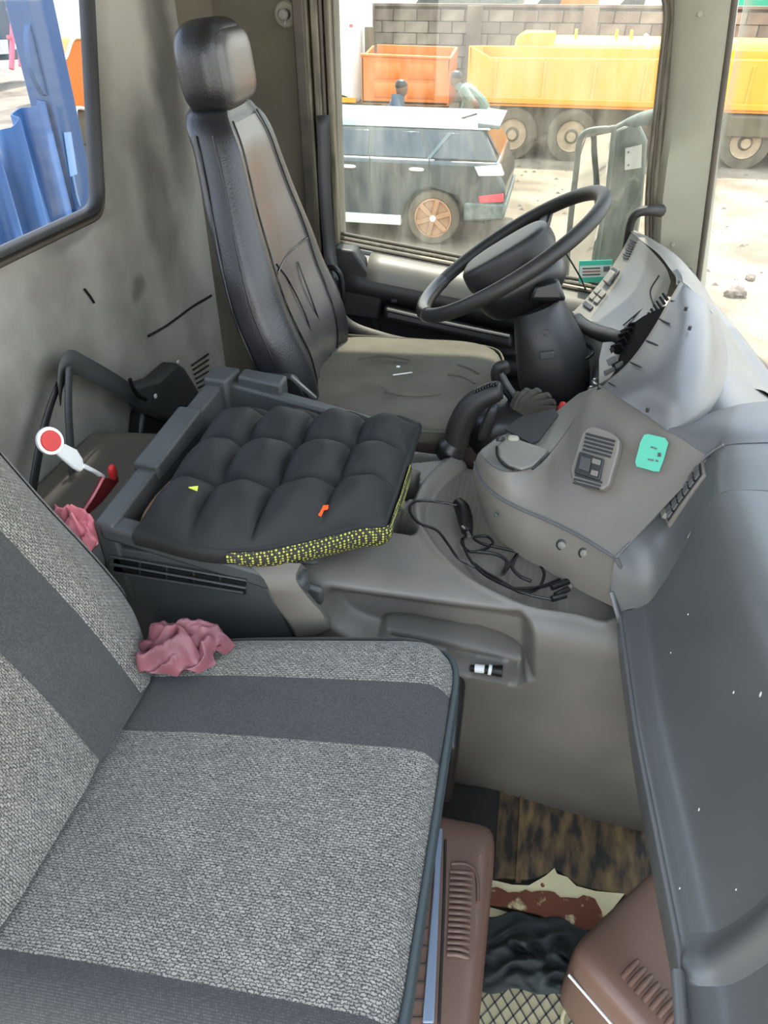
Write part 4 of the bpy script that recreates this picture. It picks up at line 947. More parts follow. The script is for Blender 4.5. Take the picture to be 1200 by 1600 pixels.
tl = fslab('teal_sticker', [(1010, 684), (1016, 683), (1042, 689), (1047, 696), (1040, 722), (1033, 741), (1026, 741), (998, 733), (996, 726), (1004, 695)], .0115, .0135, M['teal'], db, label='pale teal adhesive sticker')
fslab('sticker_hole', [(1032, 712), (1036, 713), (1036, 718), (1031, 718)], .0135, .0150, M['ink'], tl)
for a in ((1021, 702), (1026, 704), (1016, 721), (1021, 722), (1028, 723)):
    fslab('sticker_mark', [a, (a[0] + 4, a[1] + 1), (a[0] + 3.5, a[1] + 3.2), (a[0] - .5, a[1] + 2.5)], .0135, .0145, M['steel'], tl)
# three round caps on the lower band
for (u, v, r, m) in ((879, 851, .0105, 'dashlight'), (914, 864, .0105, 'dashlight'), (776, 804, .0055, 'tray')):
    p = Vector(W(u, v, Z=.60)); d = (Vector((0, 0, CAMZ)) - p).normalized(); nn = Vector((-.35, -.9, .25)).normalized()
    p = p + d * (.012 if u < 900 else .022)
    if r > .008: disc('socket_rim', p, nn, [(r, 0), (r, .004), (r * .72, .005), (r * .68, .003)], M['darkpl'], db, seg=18)
    disc('round_cap', p, nn, [(r * .68, 0), (r * .66, .005), (0, .007)], M[m], db, seg=16)
# louvred outlet set in the shoulder
def shp(t, c):
    a = cr1(SHR[0], c); b_ = cr1(SHR[1], c); d = cr1(SHR[2], c); return cr1([a, b_, d], t)
nsh = (shp(.4, 5.4) - shp(.4, 4.8)).cross(shp(.7, 5) - shp(.2, 5)).normalized()
if nsh.dot(Vector((0, 0, CAMZ)) - shp(.5, 5)) < 0: nsh = -nsh
def shs(n, t0, t1, c0, c1, h0, h1, m, par, **k):
    P = [shp(t0, c0), shp(t0, (c0 + c1) / 2), shp(t0, c1), shp(t1, c1), shp(t1, (c0 + c1) / 2), shp(t1, c0)]
    return slab(n, [p + nsh * h0 for p in P], tuple(nsh * (h1 - h0)), m, par, **k)
av = shs('air_outlet', .18, 1.02, 4.15, 5.85, -.004, .005, M['dash2'], db, bevel=.002)
shs('outlet_recess', .27, .93, 4.25, 5.78, .005, .006, M['blackpl'], av)
for k in range(6):
    for q in range(2): shs('outlet_vane', .31 + q * .31, .56 + q * .31, 4.30 + k * .245, 4.49 + k * .245, .006, .009, M['dash'], av)
shs('outlet_tab', .30, .75, 4.17, 4.32, .005, .012, M['dashlight'], av, bevel=.001)
# instrument hood
def PY(pts): return [W(u, v, Y=y) for u, v, y in pts]
hood = [pxl([(940, 604, .800), (985, 563, .835), (1020, 515, .870), (1046, 470, .90), (1064, 440, .915)]),
        pxl([(946, 606, .806), (990, 568, .842), (1027, 520, .878), (1053, 474, .906), (1070, 445, .918)]),
        pxl([(975, 626, .812), (1020, 592, .856), (1056, 546, .888), (1078, 496, .906), (1088, 458, .912)]),
        pxl([(1012, 650, .808), (1058, 620, .848), (1092, 574, .872), (1106, 520, .888), (1104, 472, .900)]),
        pxl([(1043, 673, .800), (1085, 646, .825), (1114, 600, .840), (1122, 548, .850), (1112, 490, .880)]),
        pxl([(1050, 680, .79), (1098, 655, .810), (1130, 606, .820), (1136, 548, .826), (1122, 492, .86)])]
grid('instrument_hood', hood, M['dash'], db, su=5, sv=6)
grid('hood_skirt', [[Vector(p) for p in hood[0]], [Vector(p) + Vector((-.002, -.001, -.005)) for p in hood[0]], [Vector(p) + Vector((.014, .006, -.006)) for p in hood[0]]], M['dash'], db, su=3, sv=6)
for (a, bq) in (((952, 598, .81), (962, 604, .818)), ((985, 566, .84), (1002, 574, .852)), ((1010, 532, .862), (1028, 540, .872)), ((1030, 498, .885), (1046, 506, .893)), ((1048, 470, .903), (1062, 472, .905))):
    tube('hood_notch', pxl([(a[0], a[1], a[2] + .002), (bq[0], bq[1], bq[2] + .003)]), .0016, M['darkpl'], db, seg=6, raw=True)
for (u, v, z) in ((1012, 640, .83), (1078, 512, .905), (1072, 482, .915), (1068, 540, .885)):
    disc('pin_hole', W(u, v, Z=z + .002), (0, 0, 1), [(.003, -.004), (.003, .003), (0, .003)], M['darkpl'], db, seg=8)
# far wing of the hood towards the door
wing = [PY([(985, 362, 2.06), (1005, 378, 2.0), (1030, 398, 1.90), (1050, 424, 1.78), (1064, 440, 1.66), (1107, 492, 1.50), (1124, 548, 1.37)]),
        PY([(990, 360, 2.08), (1012, 372, 2.03), (1042, 392, 1.95), (1068, 420, 1.84), (1086, 445, 1.72), (1120, 488, 1.57), (1146, 545, 1.44)]),
        PY([(996, 362, 2.10), (1022, 376, 2.07), (1056, 398, 2.0), (1084, 428, 1.90), (1102, 455, 1.80), (1130, 500, 1.64), (1160, 555, 1.50)]),
        PY([(998, 372, 2.12), (1026, 388, 2.10), (1060, 410, 2.05), (1088, 442, 1.96), (1106, 470, 1.86), (1133, 515, 1.70), (1163, 575, 1.55)])]
wing = [[Vector(p) for p in a] + [Vector(W(u, v, Z=z))] for a, (u, v, z) in zip(wing, ((1140, 604, .800), (1166, 606, .782), (1196, 612, .765), (1212, 632, .74)))]
wing.append([Vector(p) + Vector((.012, .004, -.06)) for p in wing[-1]])
grid('hood_wing', wing, M['dashlight'], db, su=5, sv=5)
grid('wing_groove', [PY([(1062, 438, 1.655), (1074, 446, 1.61), (1096, 468, 1.54), (1114, 492, 1.49), (1130, 530, 1.42)]), PY([(1060, 446, 1.65), (1070, 456, 1.60), (1090, 478, 1.53), (1108, 502, 1.48), (1124, 536, 1.42)])], M['tray'], db, thick=.004)
grid('hood_cap', [PY([(1050, 424, 1.76), (1056, 432, 1.70), (1056, 446, 1.64)]), PY([(1058, 420, 1.76), (1066, 430, 1.70), (1068, 444, 1.62)])], M['dash'], db, thick=.006)
# switch strip that faces the driver
S4 = [PY([(986, 364, 2.06), (998, 372, 2.03)]), PY([(968, 398, 2.04), (984, 404, 2.0)]), PY([(945, 432, 2.0), (962, 444, 1.95)]), PY([(918, 464, 1.95), (936, 478, 1.90)]), PY([(897, 486, 1.92), (920, 502, 1.85)])]
ss = grid('switch_strip', S4, M['dashlight'], db, su=4, sv=3)
def stp(t, s):
    a = cr1([Vector(r[0]) for r in S4], t); b = cr1([Vector(r[1]) for r in S4], t); return a.lerp(b, s)
SNRM = (stp(1, 1) - stp(1, 0)).cross(stp(2, 0) - stp(1, 0)).normalized()
if SNRM.dot(Vector((0, 0, CAMZ)) - stp(1, 0)) < 0: SNRM = -SNRM
def strip_piece(n, t0, t1, s0, s1, h, m, par, **k): return slab(n, [stp(t0, s0) + SNRM * .001, stp(t0, s1) + SNRM * .001, stp(t1, s1) + SNRM * .001, stp(t1, s0) + SNRM * .001], tuple(SNRM * h), m, par, **k)
for k in range(8): strip_piece('vent_slot', .25 + k * .11, .30 + k * .11, .35 + .1 * (k % 2), .92, .003, M['blackpl'], ss)
strip_piece('lamp_switch', 1.55, 2.05, .15, .8, .004, M['blackpl'], ss, bevel=.003)
strip_piece('lamp_switch', 1.70, 2.2, .3, .75, .012, M['dashlight'], ss, bevel=.003)
for r in range(2):
    for q in range(2): strip_piece('rocker_switch', 2.45 + r * .3, 2.70 + r * .3, .12 + q * .42, .48 + q * .42, .005, M['dashlight'], ss, bevel=.002)
strip_piece('rocker_switch', 3.2, 3.45, .15, .8, .005, M['blackpl'], ss, bevel=.002)
# instrument lens and fascia behind the wheel
lens = [PY([(998, 372, 2.03), (1018, 392, 1.93), (1040, 418, 1.80), (1048, 440, 1.70)]),
        PY([(984, 404, 2.0), (1008, 424, 1.90), (1030, 448, 1.77), (1040, 466, 1.68)]),
        PY([(962, 444, 1.95), (990, 462, 1.85), (1014, 484, 1.73), (1026, 498, 1.64)]),
        PY([(936, 478, 1.90), (962, 494, 1.80), (990, 512, 1.70), (1008, 528, 1.60)]),
        PY([(920, 502, 1.85), (948, 514, 1.76), (972, 526, 1.66), (990, 545, 1.56)])]
grid('instrument_lens', lens, M['dash'], db, su=4, sv=5)
tube('lens_edge', [Vector(p) + Vector((-.003, 0, .002)) for p in lens[4]], .005, M['dashlight'], db, seg=6)
tube('lens_crease', PY([(1030, 430, 1.78), (1016, 455, 1.77), (1022, 480, 1.72)]), .002, M['darkpl'], db, seg=6)
tube('lens_crease', PY([(1014, 476, 1.76), (1000, 486, 1.76), (974, 508, 1.73)]), .002, M['darkpl'], db, seg=6)
for k in range(6):
    u = 1041 - k * 4.6; v = 462 + k * 6.2
    tube('fascia_slot', PY([(u - 5, v - 4, 1.665 - k * .012), (u + 2, v + 7, 1.650 - k * .012)]), .0035, M['blackpl'], db, seg=6, raw=True)
gap = PY([(962, 520, 1.60), (985, 508, 1.58), (1005, 494, 1.57), (1022, 486, 1.56), (1040, 478, 1.55), (1034, 506, 1.48), (1012, 536, 1.42), (985, 563, 1.38), (962, 584, 1.34), (955, 570, 1.40), (968, 548, 1.48)])
slab('torn_opening', gap, (.02, .02, -.01), M['deep_black'], db)  # black sheet painted in for the shade inside the opening
rag = PY([(956, 534, 1.55), (963, 545, 1.51), (969, 533, 1.52), (973, 547, 1.48), (980, 540, 1.47), (978, 556, 1.42), (970, 570, 1.39), (950, 592, 1.34), (936, 600, 1.34), (936, 562, 1.46), (942, 535, 1.55)])
slab('torn_lower_trim', rag, (.006, .004, -.003), M['dashlight'], db)
for (pts) in ([(946, 562), (958, 556), (960, 566), (950, 572)], [(942, 580), (956, 574), (958, 580), (944, 588)], [(960, 570), (970, 564), (970, 570), (962, 577)]):
    slab('trim_tab', [W(u, v, Y=1.33) for u, v in pts], (.005, .003, 0), M['dash'], db, bevel=.001)
slab('trim_hole', [W(u, v, Y=1.36) for u, v in ((952, 545), (957, 542), (959, 548), (955, 552))], (.002, .002, 0), M['blackpl'], db)
tube('instrument_grip', PY([(903, 495, 1.80), (912, 508, 1.76), (932, 519, 1.69), (952, 525, 1.63), (968, 530, 1.58), (978, 538, 1.55)]), [.010, .016, .017, .018, .016, .010], M['rubber'], db, seg=14)
for k in range(9):
    a = PY([(970 + k * 6.5, 523 - k * 3 + (k % 2) * 7, 1.60 - k * .006)])[0]
    slab('broken_clip', [Vector(a) + Vector(q) for q in ((-.012, 0, -.006), (-.004, 0, .004 + .006 * (k % 3)), (0, 0, -.002), (.007, 0, .010), (.012, 0, -.004), (.004, 0, -.016 + .003 * (k % 2)))], (.004, .012, 0), M['deep_black'] if k % 3 else M['darkpl'], db)
for k in range(5):
    t = k / 4; a = Vector(W(968 + 24 * t, 546 - 36 * t, Y=1.46 + .11 * t - .012)); rv = random.Random(k)
    slab('foam_shred', [a + Vector(q) for q in ((-.008, 0, -.010), (-.012 - rv.random() * .008, 0, .004), (-.002, 0, .006 + rv.random() * .008), (.008, 0, .0), (.004, 0, -.012))], (.002, .008, 0), M['deep_black'], db)
# lower cockpit panel between column and console
lowp = [PY([(897, 486, 1.92), (920, 502, 1.85), (948, 520, 1.74), (962, 540, 1.62), (945, 596, 1.42)]),
        PY([(900, 540, 1.92), (918, 545, 1.85), (930, 552, 1.74), (936, 572, 1.62), (930, 620, 1.42)]),
        PY([(905, 600, 1.92), (915, 604, 1.85), (922, 612, 1.74), (922, 620, 1.62), (905, 650, 1.42)]),
        PY([(900, 640, 1.92), (905, 645, 1.85), (905, 650, 1.74), (898, 660, 1.62), (880, 690, 1.42)])]
grid('knee_panel', lowp, M['dash'], db, su=4, sv=4, thick=.006)
for (u, v) in ((932, 598), (926, 610), (918, 628), (908, 645), (900, 655)):
    blob('chrome_switch', W(u, v, Y=1.44), (.020, .02, .014), M['chrome'] if v < 630 else M['blackpl'], db, n=3, res=3, rot=(.3, .2, .5))
tube('column_wire', PY([(905, 532, 1.70), (920, 540, 1.66), (926, 552, 1.62), (915, 560, 1.60), (905, 556, 1.62)]), .004, M['blackpl'], db, seg=6)
tube('face_trim', [W(912, 655, Z=.72), W(938, 604, Z=.80)], .004, M['darkpl'], db, seg=6, raw=True)

# ---------------- charger cable in the well
cb = thing('charger_cable', 'thin black charging cable coiled on the engine cover with car socket plug', 'cable', W(740, 800, Z=.56))
Zc = .545
def cpx(pts, z=Zc): return [W(u, v, Z=z + (k[0] if k else 0)) for u, v, *k in pts]
tube('cord', cpx([(718, 790, .02), (690, 785, .022), (658, 782, .022), (642, 788, .022), (642, 802, .021), (656, 818, .021), (682, 828, .021), (700, 850, .018), (716, 872, .012), (740, 885), (770, 900), (800, 918), (830, 930), (870, 938)]), .0028, M['blackpl'], cb, seg=6)
tube('cord', cpx([(738, 835), (725, 840), (722, 850), (735, 862), (758, 858), (770, 848), (760, 838), (740, 840), (755, 850), (790, 858), (825, 868), (845, 885), (850, 900), (840, 920), (815, 926), (790, 912), (760, 895), (740, 880)]), .0028, M['blackpl'], cb, seg=6)
tube('cord', cpx([(722, 842), (728, 862), (745, 888), (775, 908), (820, 925), (850, 915), (875, 905)]), .0028, M['blackpl'], cb, seg=6)
tube('cord', cpx([(745, 862), (775, 866), (792, 878), (785, 898), (798, 880), (808, 866), (800, 885), (812, 900), (830, 908)]), .0036, M['darkpl'], cb, seg=6)
tube('cord', cpx([(800, 920), (840, 918), (872, 910), (888, 906)]), .0030, M['blackpl'], cb, seg=6)
pg = tube('socket_plug', cpx([(716, 786, .012), (722, 795, .012), (727, 812, .010), (730, 830, .006)]), [.012, .015, .015, .011], M['blackpl'], cb, seg=14)
tube('plug_tip', cpx([(731, 832, .004), (733, 838, .003)]), .004, M['chrome'], pg, seg=10, raw=True)
tube('plug_spring', cpx([(722, 822, .018), (727, 826, .016)]), .003, M['chrome'], pg, seg=8, raw=True)
for (a, c) in (((862, 918), (888, 908)), ((868, 930), (888, 920)), ((862, 936), (884, 930))):
    h = tube('connector', cpx([(a[0], a[1], .004), (c[0], c[1], .004)]), .0055, M['blackpl'], cb, seg=8, raw=True)
for (a, c) in (((888, 907), (895, 903)), ((886, 919), (892, 915))):
    tube('metal_end', cpx([(a[0], a[1], .004), (c[0], c[1], .004)]), .0045, M['chrome'], cb, seg=4, raw=True)
ln = tube('lighter', [W(735, 1044, Y=.90), W(760, 1046, Y=.90), W(785, 1049, Y=.90)], [.006, .008, .011], M['blackpl'], None, seg=10)
tag(ln, 'small black and white cylindrical item in the engine cover side slot', 'item')
tube('pale_band', [W(742, 1044, Y=.895), W(757, 1045.5, Y=.895)], .0078, M['white'], ln, raw=True, seg=10)
tube('pale_band', [W(763, 1046, Y=.895), W(768, 1047, Y=.895)], .0095, M['white'], ln, raw=True, seg=10)

# ================================================================== FLOOR OF THE FOOTWELL
def fz(pts, z): return [W(u, v, Z=z) for u, v in pts]
slab('worn_mat', fz([(560, 1226), (690, 1230), (860, 1238), (1060, 1262), (1060, 1420), (965, 1400), (905, 1388), (868, 1362), (830, 1378), (770, 1374), (560, 1374)], .001), (0, 0, .010), M['mat'], floor, bevel=.002)
slab('mat_flap', fz([(560, 1228), (782, 1232), (776, 1376), (560, 1376)], .012), (0, 0, .006), M['matd'], floor, bevel=.002)
for a, b in (((780, 1236), (772, 1374)), ((812, 1238), (806, 1380))):
    slab('worn_strip', fz([(a[0], a[1]), (a[0] + 7, a[1]), (b[0] + 8, b[1]), (b[0] - 1, b[1])], .014), (0, 0, .006), M['mat'], floor, bevel=.001)
slab('cream_sill', fz([(740, 1374), (775, 1378), (800, 1384), (826, 1385), (852, 1370), (866, 1358), (870, 1367), (886, 1372), (900, 1386), (930, 1394), (975, 1398), (950, 1430), (920, 1440), (880, 1430), (800, 1410), (740, 1400)], .0125), (0, 0, .004), M['cream'], floor)
rnd = random.Random(4)
ed = [(740 + k * 9, 1392 + .22 * max(0, k * 9 - 60) * .45 + rnd.uniform(-5, 5)) for k in range(22)]
slab('rusty_edge', fz(ed + [(945, 1436), (932, 1474), (890, 1452), (840, 1430), (790, 1418), (740, 1412)], .0170), (0, 0, .004), M['rust'], floor)
disc('bolt_hole', W(848, 1383, Z=.017), (0, 0, 1), [(.004, 0), (.004, .001), (0, .001)], M['rust'], floor, seg=10)
slab('step_well_panel', fz([(740, 1412), (930, 1465), (1060, 1465), (1060, 1800), (560, 1800), (560, 1412)], .003), (0, 0, .004), M['cream'], floor)
# crumpled dark cloth
rows = []
rr = random.Random(9)
for i in range(15):
    r = []
    for j in range(13):
        u = 752 + j * 14.5; v = 1428 + i * 8.6 + max(0, (j - 6)) * 4
        f = math.sin(math.pi * i / 14) * math.sin(math.pi * j / 12)
        r.append(Vector(W(u + 6 * math.sin(i * .9), v + 5 * math.sin(j * 1.3), Z=.026 + f * (.022 + .014 * math.sin(i * 1.9 + j) + .012 * math.sin(j * 2.3 - i * .7) + rr.uniform(-.015, .015)))))
    rows.append(r)
tag(grid('crumpled_floor_cloth', rows, M['cloth'], None, su=3, sv=3, thick=.003, sharp=180), 'crumpled dark green-black cloth on the cab floor between two brown containers', 'cloth')
# expanded wire mat
wm = thing('wire_mesh_mat', 'expanded diamond wire mesh mat on the pale step well floor', 'mat', W(840, 1560, Z=.02))
V = []; Fc = []
def seg3(a, b, r):
    t = (b - a).normalized(); x = t.cross(Vector((0, 0, 1))).normalized() * r; z = Vector((0, 0, r)); n = len(V)
    for p in (a, b):
        for o_ in (x + z * .6, -x + z * .6, -x - z * .6, x - z * .6): V.append(p + o_)
    for k in range(4): Fc.append((n + k, n + (k + 1) % 4, n + 4 + (k + 1) % 4, n + 4 + k))
cx0 = -.06; dx = .021; dy = .0215
for i in range(22):
    for j in range(10):
        a = Vector((cx0 + i * dx, .30 + j * 2 * dy * .62, .016))
        for sx in (-1, 1):
            m = a + Vector((sx * dx / 2, dy * .62, 0)); seg3(a, m, .0013); seg3(m, a + Vector((0, 2 * dy * .62, 0)), .0013)
mk('wire_lattice', V, Fc, M['steel'], wm, smooth=False, kind='stuff')
rg = tube('wire_ring', [Vector(W(908, 1600, Z=.024)) + Vector((math.cos(a) * .030, math.sin(a) * .030, 0)) for a in (2 * math.pi * k / 20 for k in range(20))], .0035, M['cream'], None, closed=True, sub=2, seg=8)
tag(rg, 'pale ring lying on the wire mesh mat at the bottom of the picture', 'ring')

# ---------------- two brown containers
c1 = thing('oil_container', 'brown ribbed plastic container with a pale blue strip, standing beside the passenger seat', 'container', (-.03, .52, .02), group='brown plastic containers in the footwell')
blob('body', (-.028, .515, .132), (.150, .40, .225), M['brownpl'], c1, n=9, res=14)
tube('seam', fz([(696, 1312), (694, 1400), (690, 1500), (686, 1600)], .2455), .0022, M['matd'], c1, seg=6)
slab('blue_strip', fz([(682, 1296), (692, 1296), (688, 1360), (678, 1600), (660, 1600), (676, 1400)], .247), (0, 0, .005), M['bluestrip'], c1, bevel=.002, label='pale blue strip')
slab('grip_recess', fz([(706, 1352), (730, 1352), (742, 1366), (742, 1490), (736, 1502), (700, 1502)], .2445), (0, 0, .0015), M['brownpl'], c1)
for k in range(15):
    v = 1362 + k * 9.2; u = 704 - k * .35
    tube('grip_rib', [W(u, v, Z=.246), W(u + 16, v + 1, Z=.249), W(u + 33, v + 3 + (k > 12) * 3, Z=.244)], .0036, M['brownpl'], c1, seg=8, sub=3)
tube('grip_border', fz([(705, 1350), (725, 1350), (740, 1358), (746, 1375), (747, 1410)], .246), .003, M['brownpl'], c1, seg=8)
for k in range(11):
    v = 1310 + k * 28; tube('side_groove', [W(648 - k * .5, v, Z=.246), W(674 - k, v, Z=.247)], .0012, M['matd'], c1, seg=4, raw=True)
a49 = math.radians(49)
c2 = thing('oil_container', 'brown plastic container lying tilted under the passenger dashboard', 'container', (.37, .52, .02), group='brown plastic containers in the footwell')
A = Vector(W(888, 1482, Z=.215)); xd = Vector((math.cos(a49), math.sin(a49), 0)); yd = Vector((xd.y, -xd.x, 0))
cen = A + xd * .115 + yd * .17
blob('body', (cen.x, cen.y, .120), (.235, .345, .20), M['brownpl'], c2, n=10, rot=(0, 0, a49), res=14)
tube('rim_edge', [A - xd * .004 + yd * s + Vector((0, 0, -.055)) for s in (.015, .1, .2, .32)], .0025, M['white'], c2, seg=6)
for k in range(12):
    q = A + yd * (.075 + k * .0125) + xd * .030
    tube('grip_rib', [q + Vector((0, 0, .003)), q + xd * .018 + Vector((0, 0, .008)), q + xd * .036 + Vector((0, 0, .004))], .0045, M['brownpl'], c2, seg=8, sub=3)

# ================================================================== BEHIND THE TRAY: BELT, SIGNAL PADDLE, BAG
sb = thing('seat_belt', 'grey belt webbing looped, with its shadow as a dark strip, against the rear wall left of the storage tray', 'seat belt', W(110, 800, X=-.93))
def WX(pts, x): return [W(u, v, X=x) for u, v in pts]
ribbon('webbing', WX([(92, 615), (96, 585), (112, 566), (140, 578), (180, 600), (225, 628), (280, 655)], -.945), (.0, -.012, -.052), M['tray'], sb)
ribbon('webbing', WX([(108, 572), (107, 640), (112, 720), (118, 800), (119, 850)], -.93), (.004, .020, 0), M['tray'], sb)
ribbon('webbing', WX([(100, 580), (82, 625), (66, 680), (55, 740), (45, 800)], -.955), (.0, .034, .0), M['darkpl'], sb)  # dark ribbon drawn as the belt's shadow on the wall
bg_ = thing('belt_retractor', 'dark belt retractor housing with folded webbing above a painted dark cavity, against the rear wall', 'seat belt', W(260, 690, X=-.92))
slab('housing', WX([(212, 604), (250, 592), (278, 566), (290, 574), (300, 590), (330, 640), (300, 665), (262, 660), (232, 645)], -.93), (-.05, 0, 0), M['tray'], bg_, bevel=.012)
slab('housing', WX([(226, 640), (300, 655), (300, 720), (220, 715)], -.95), (-.045, 0, 0), M['blackpl'], bg_, bevel=.012)  # black slab painted in as the dark cavity under the belt guide
tube('hook', WX([(203, 592), (208, 606), (216, 618), (228, 624)], -.92), .005, M['blackpl'], bg_, seg=6)
blob('white_tip', W(278, 565, X=-.925), (.006, .014, .008), M['white'], bg_, n=3, res=2)
blob('white_tip', W(243, 619, X=-.925), (.006, .012, .012), M['white'], bg_, n=3, res=2)
bag = blob('brown_bag', (-.86, 1.24, .375), (.20, .30, .12), M['brownfab'], None, n=3.2, res=8, fn=lambda q: Vector((q.x, q.y, q.z + .08 * math.sin(5 * q.x + 3 * q.y)))); tag(bag, 'dull brown bag in the gap between storage tray and rear wall', 'bag')
blk = box('rear_shelf', (-.84, 1.0, .16), (.28, 1.9, .32), M['blackpl'], None, bevel=.02); tag(blk, 'low black shelf box along the rear wall behind the seats', 'shelf')
pd = thing('signal_paddle', 'white signal paddle with a red round reflector behind the passenger backrest', 'paddle', W(130, 740, X=-.76))
cD = Vector(W(78, 689, X=-.77)); nD = (Vector((0, 0, CAMZ)) - cD); nD = (nD.normalized() + Vector((.5, .3, 0))).normalized()
disc('white_disc', cD, nD, [(.023, -.004), (.024, 0), (.023, .003), (0, .003)], M['white'], pd, seg=24)
disc('red_reflector', cD + nD * .003, nD, [(.018, 0), (.017, .003), (0, .003)], M['red'], pd, seg=24, label='red round reflector')
slab('paddle_arm', WX([(86, 690), (104, 694), (122, 703), (130, 716), (133, 732), (126, 738), (116, 732), (86, 706)], -.765), (-.008, 0, 0), M['white'], pd, bevel=.003)
tube('paddle_rod', WX([(130, 728), (146, 736), (161, 745)], -.765), .0045, M['white'], pd, seg=6)
tr_ = thing('red_folder', 'dark red folded triangle standing against the tray wall behind the backrest', 'folder', W(140, 800, X=-.74))
slab('red_sheet', WX([(161, 745), (172, 748), (184, 742), (186, 752), (160, 785), (134, 808), (128, 804), (148, 770)], -.75), (-.006, 0, 0), M['darkred'], tr_, bevel=.001)
tube('pale_edge', WX([(162, 746), (146, 775), (126, 806)], -.745), .0025, M['pinkl'], tr_, seg=6)
blob('red_knob', W(176, 738, X=-.745), (.012, .018, .032), M['red'], tr_, n=3, res=3)

# ================================================================== OUTSIDE MIRROR
mi = thing('side_mirror', 'large truck side mirror with dark housing outside the driver window', 'mirror', W(940, 400, Y=2.5))
def MY(pts, y=2.5): return [W(u, v, Y=y) for u, v in pts]
slab('housing', MY([(958, 206), (975, 198), (1000, 196), (1012, 220), (1004, 320), (988, 430), (985, 470), (922, 470), (930, 400), (944, 300)]), (0, .07, 0), M['mirrorback'], mi, bevel=.012)
def MF(u, v): return W(u, v, Y=2.60 - (u - 890) / 70 * .26)
slab('mirror_face', [MF(u, v) for u, v in ((916, 215), (952, 208), (944, 290), (926, 395), (920, 440), (886, 440), (893, 340), (905, 250))], (.005, .006, 0), M['mirror'], mi)
tube('mirror_frame', MY([(884, 440), (888, 380), (894, 320), (901, 260), (905, 222), (914, 208), (930, 203), (952, 202), (958, 208), (950, 290), (938, 360), (926, 440)], 2.49), .009, M['mirrorback'], mi, seg=8)
slab('bracket_plate', MY([(977, 232), (1003, 226), (1002, 262), (976, 266)], 2.49), (0, .004, 0), M['lampclear'], mi)
for (u, v) in ((982, 238), (982, 258)): disc('rivet', W(u, v, Y=2.488), (0, -1, 0), [(.003, 0), (.002, .002), (0, .002)], M['steel'], mi, seg=8)
tube('mirror_arm', [W(960, 202, Y=2.52), W(985, 192, Y=2.52), W(1010, 184, Y=2.45), W(1045, 178, Y=2.28), W(1080, 176, Y=2.235)], [.010, .016, .020, .02, .02], M['mirrorback'], mi, seg=8)

# ================================================================== THE YARD
def YY(pts, y): return [W(u, v, Y=y) for u, v in pts]
G = -1.63
# dark estate car
car = thing('estate_car', 'dusty dark teal estate car with bronze alloy wheel parked beyond the driver window', 'car', (-2.9, 11, G))
CY0, CY1 = 10.12, 11.9
xr = -.60
out = [(-.60, -1.18), (-.555, -.98), (-.575, -.84), (-.64, -.74), (-.68, -.58), (-4.2, -.58), (-5.0, -.66), (-5.25, -.85), (-5.3, -1.1), (-5.2, -1.33), (-4.55, -1.36), (-4.5, -1.1), (-4.3, -.96), (-4.15, -.93), (-3.98, -.96), (-3.78, -1.1), (-3.72, -1.36), (-1.92, -1.36),
       (-1.86, -1.12), (-1.72, -.98), (-1.485, -.92), (-1.25, -.98), (-1.11, -1.12), (-1.06, -1.30), (-.72, -1.30)]
slab('body', [(x, CY0, z) for x, z in out], (0, CY1 - CY0, 0), M['carpaint'], car, bevel=.05, seg=3)
slab('underbody', [(-.8, CY0 + .14, -1.35), (-.8, CY0 + .14, -.9), (-5.1, CY0 + .14, -.9), (-5.1, CY0 + .14, -1.35)], (0, CY1 - CY0 - .28, 0), M['blackpl'], car)
hexa('greenhouse', [(-4.45, CY0 + .05, -.59), (-.69, CY0 + .05, -.59), (-.69, CY1 - .05, -.59), (-4.45, CY1 - .05, -.59)], [(-3.3, CY0 + .22, -.24), (-.92, CY0 + .22, -.24), (-.92, CY1 - .22, -.24), (-3.3, CY1 - .22, -.24)], M['carpaint'], car, bevel=.04, seg=3)
hexa('roof', [(-3.35, CY0 + .20, -.25), (-.80, CY0 + .20, -.25), (-.80, CY1 - .20, -.25), (-3.35, CY1 - .20, -.25)], [(-3.1, CY0 + .36, -.175), (-.86, CY0 + .34, -.18), (-.86, CY1 - .34, -.18), (-3.1, CY1 - .36, -.175)], M['carroof'], car, bevel=.03, seg=3)
def gp(x, t): return (x, CY0 + .05 + .17 * t - .012, -.59 + .35 * t)
for i, (x0, x1, x2, x3) in enumerate([(-4.0, -3.35, -3.22, -3.28), (-3.28, -2.38, -2.38, -3.1), (-2.30, -1.60, -1.72, -2.30), (-1.52, -.98, -1.16, -1.66)]):
    if i == 0: continue
    slab('side_window', [gp(x0, .08), gp(x1, .08), gp(x2, .86), gp(x3, .86)], (0, .01, 0), M['carglass'], car, bevel=.004)
slab('quarter_trim', [gp(-1.60, .06), gp(-1.555, .06), gp(-1.30, .88), gp(-1.36, .88)], (0, -.012, 0), M['carroof'], car)
hexa('rear_window', [(-.70, CY0 + .25, -.54), (-.686, CY0 + .25, -.54), (-.686, CY1 - .25, -.54), (-.70, CY1 - .25, -.54)], [(-.895, CY0 + .32, -.27), (-.872, CY0 + .32, -.27), (-.872, CY1 - .32, -.27), (-.895, CY1 - .32, -.27)], M['carglass'], car)
for x in (-3.30, -2.34, -1.56): tube('door_gap', [(x, CY0 - .003, -.56), (x, CY0 - .003, -.9), (x + .04, CY0 - .003, -1.28 if x < -2 else -.98)], .006, M['blackpl'], car, seg=6)
tube('chrome_strip', [gp(-4.3, .02), gp(-2.3, .02), gp(-1.5, .02)], .010, M['lampclear'], car, seg=6)
for x in (-1.72, -2.62): blob('door_handle', (x, CY0 - .02, -.69), (.20, .04, .045), M['lampclear'], car, n=3, res=3)
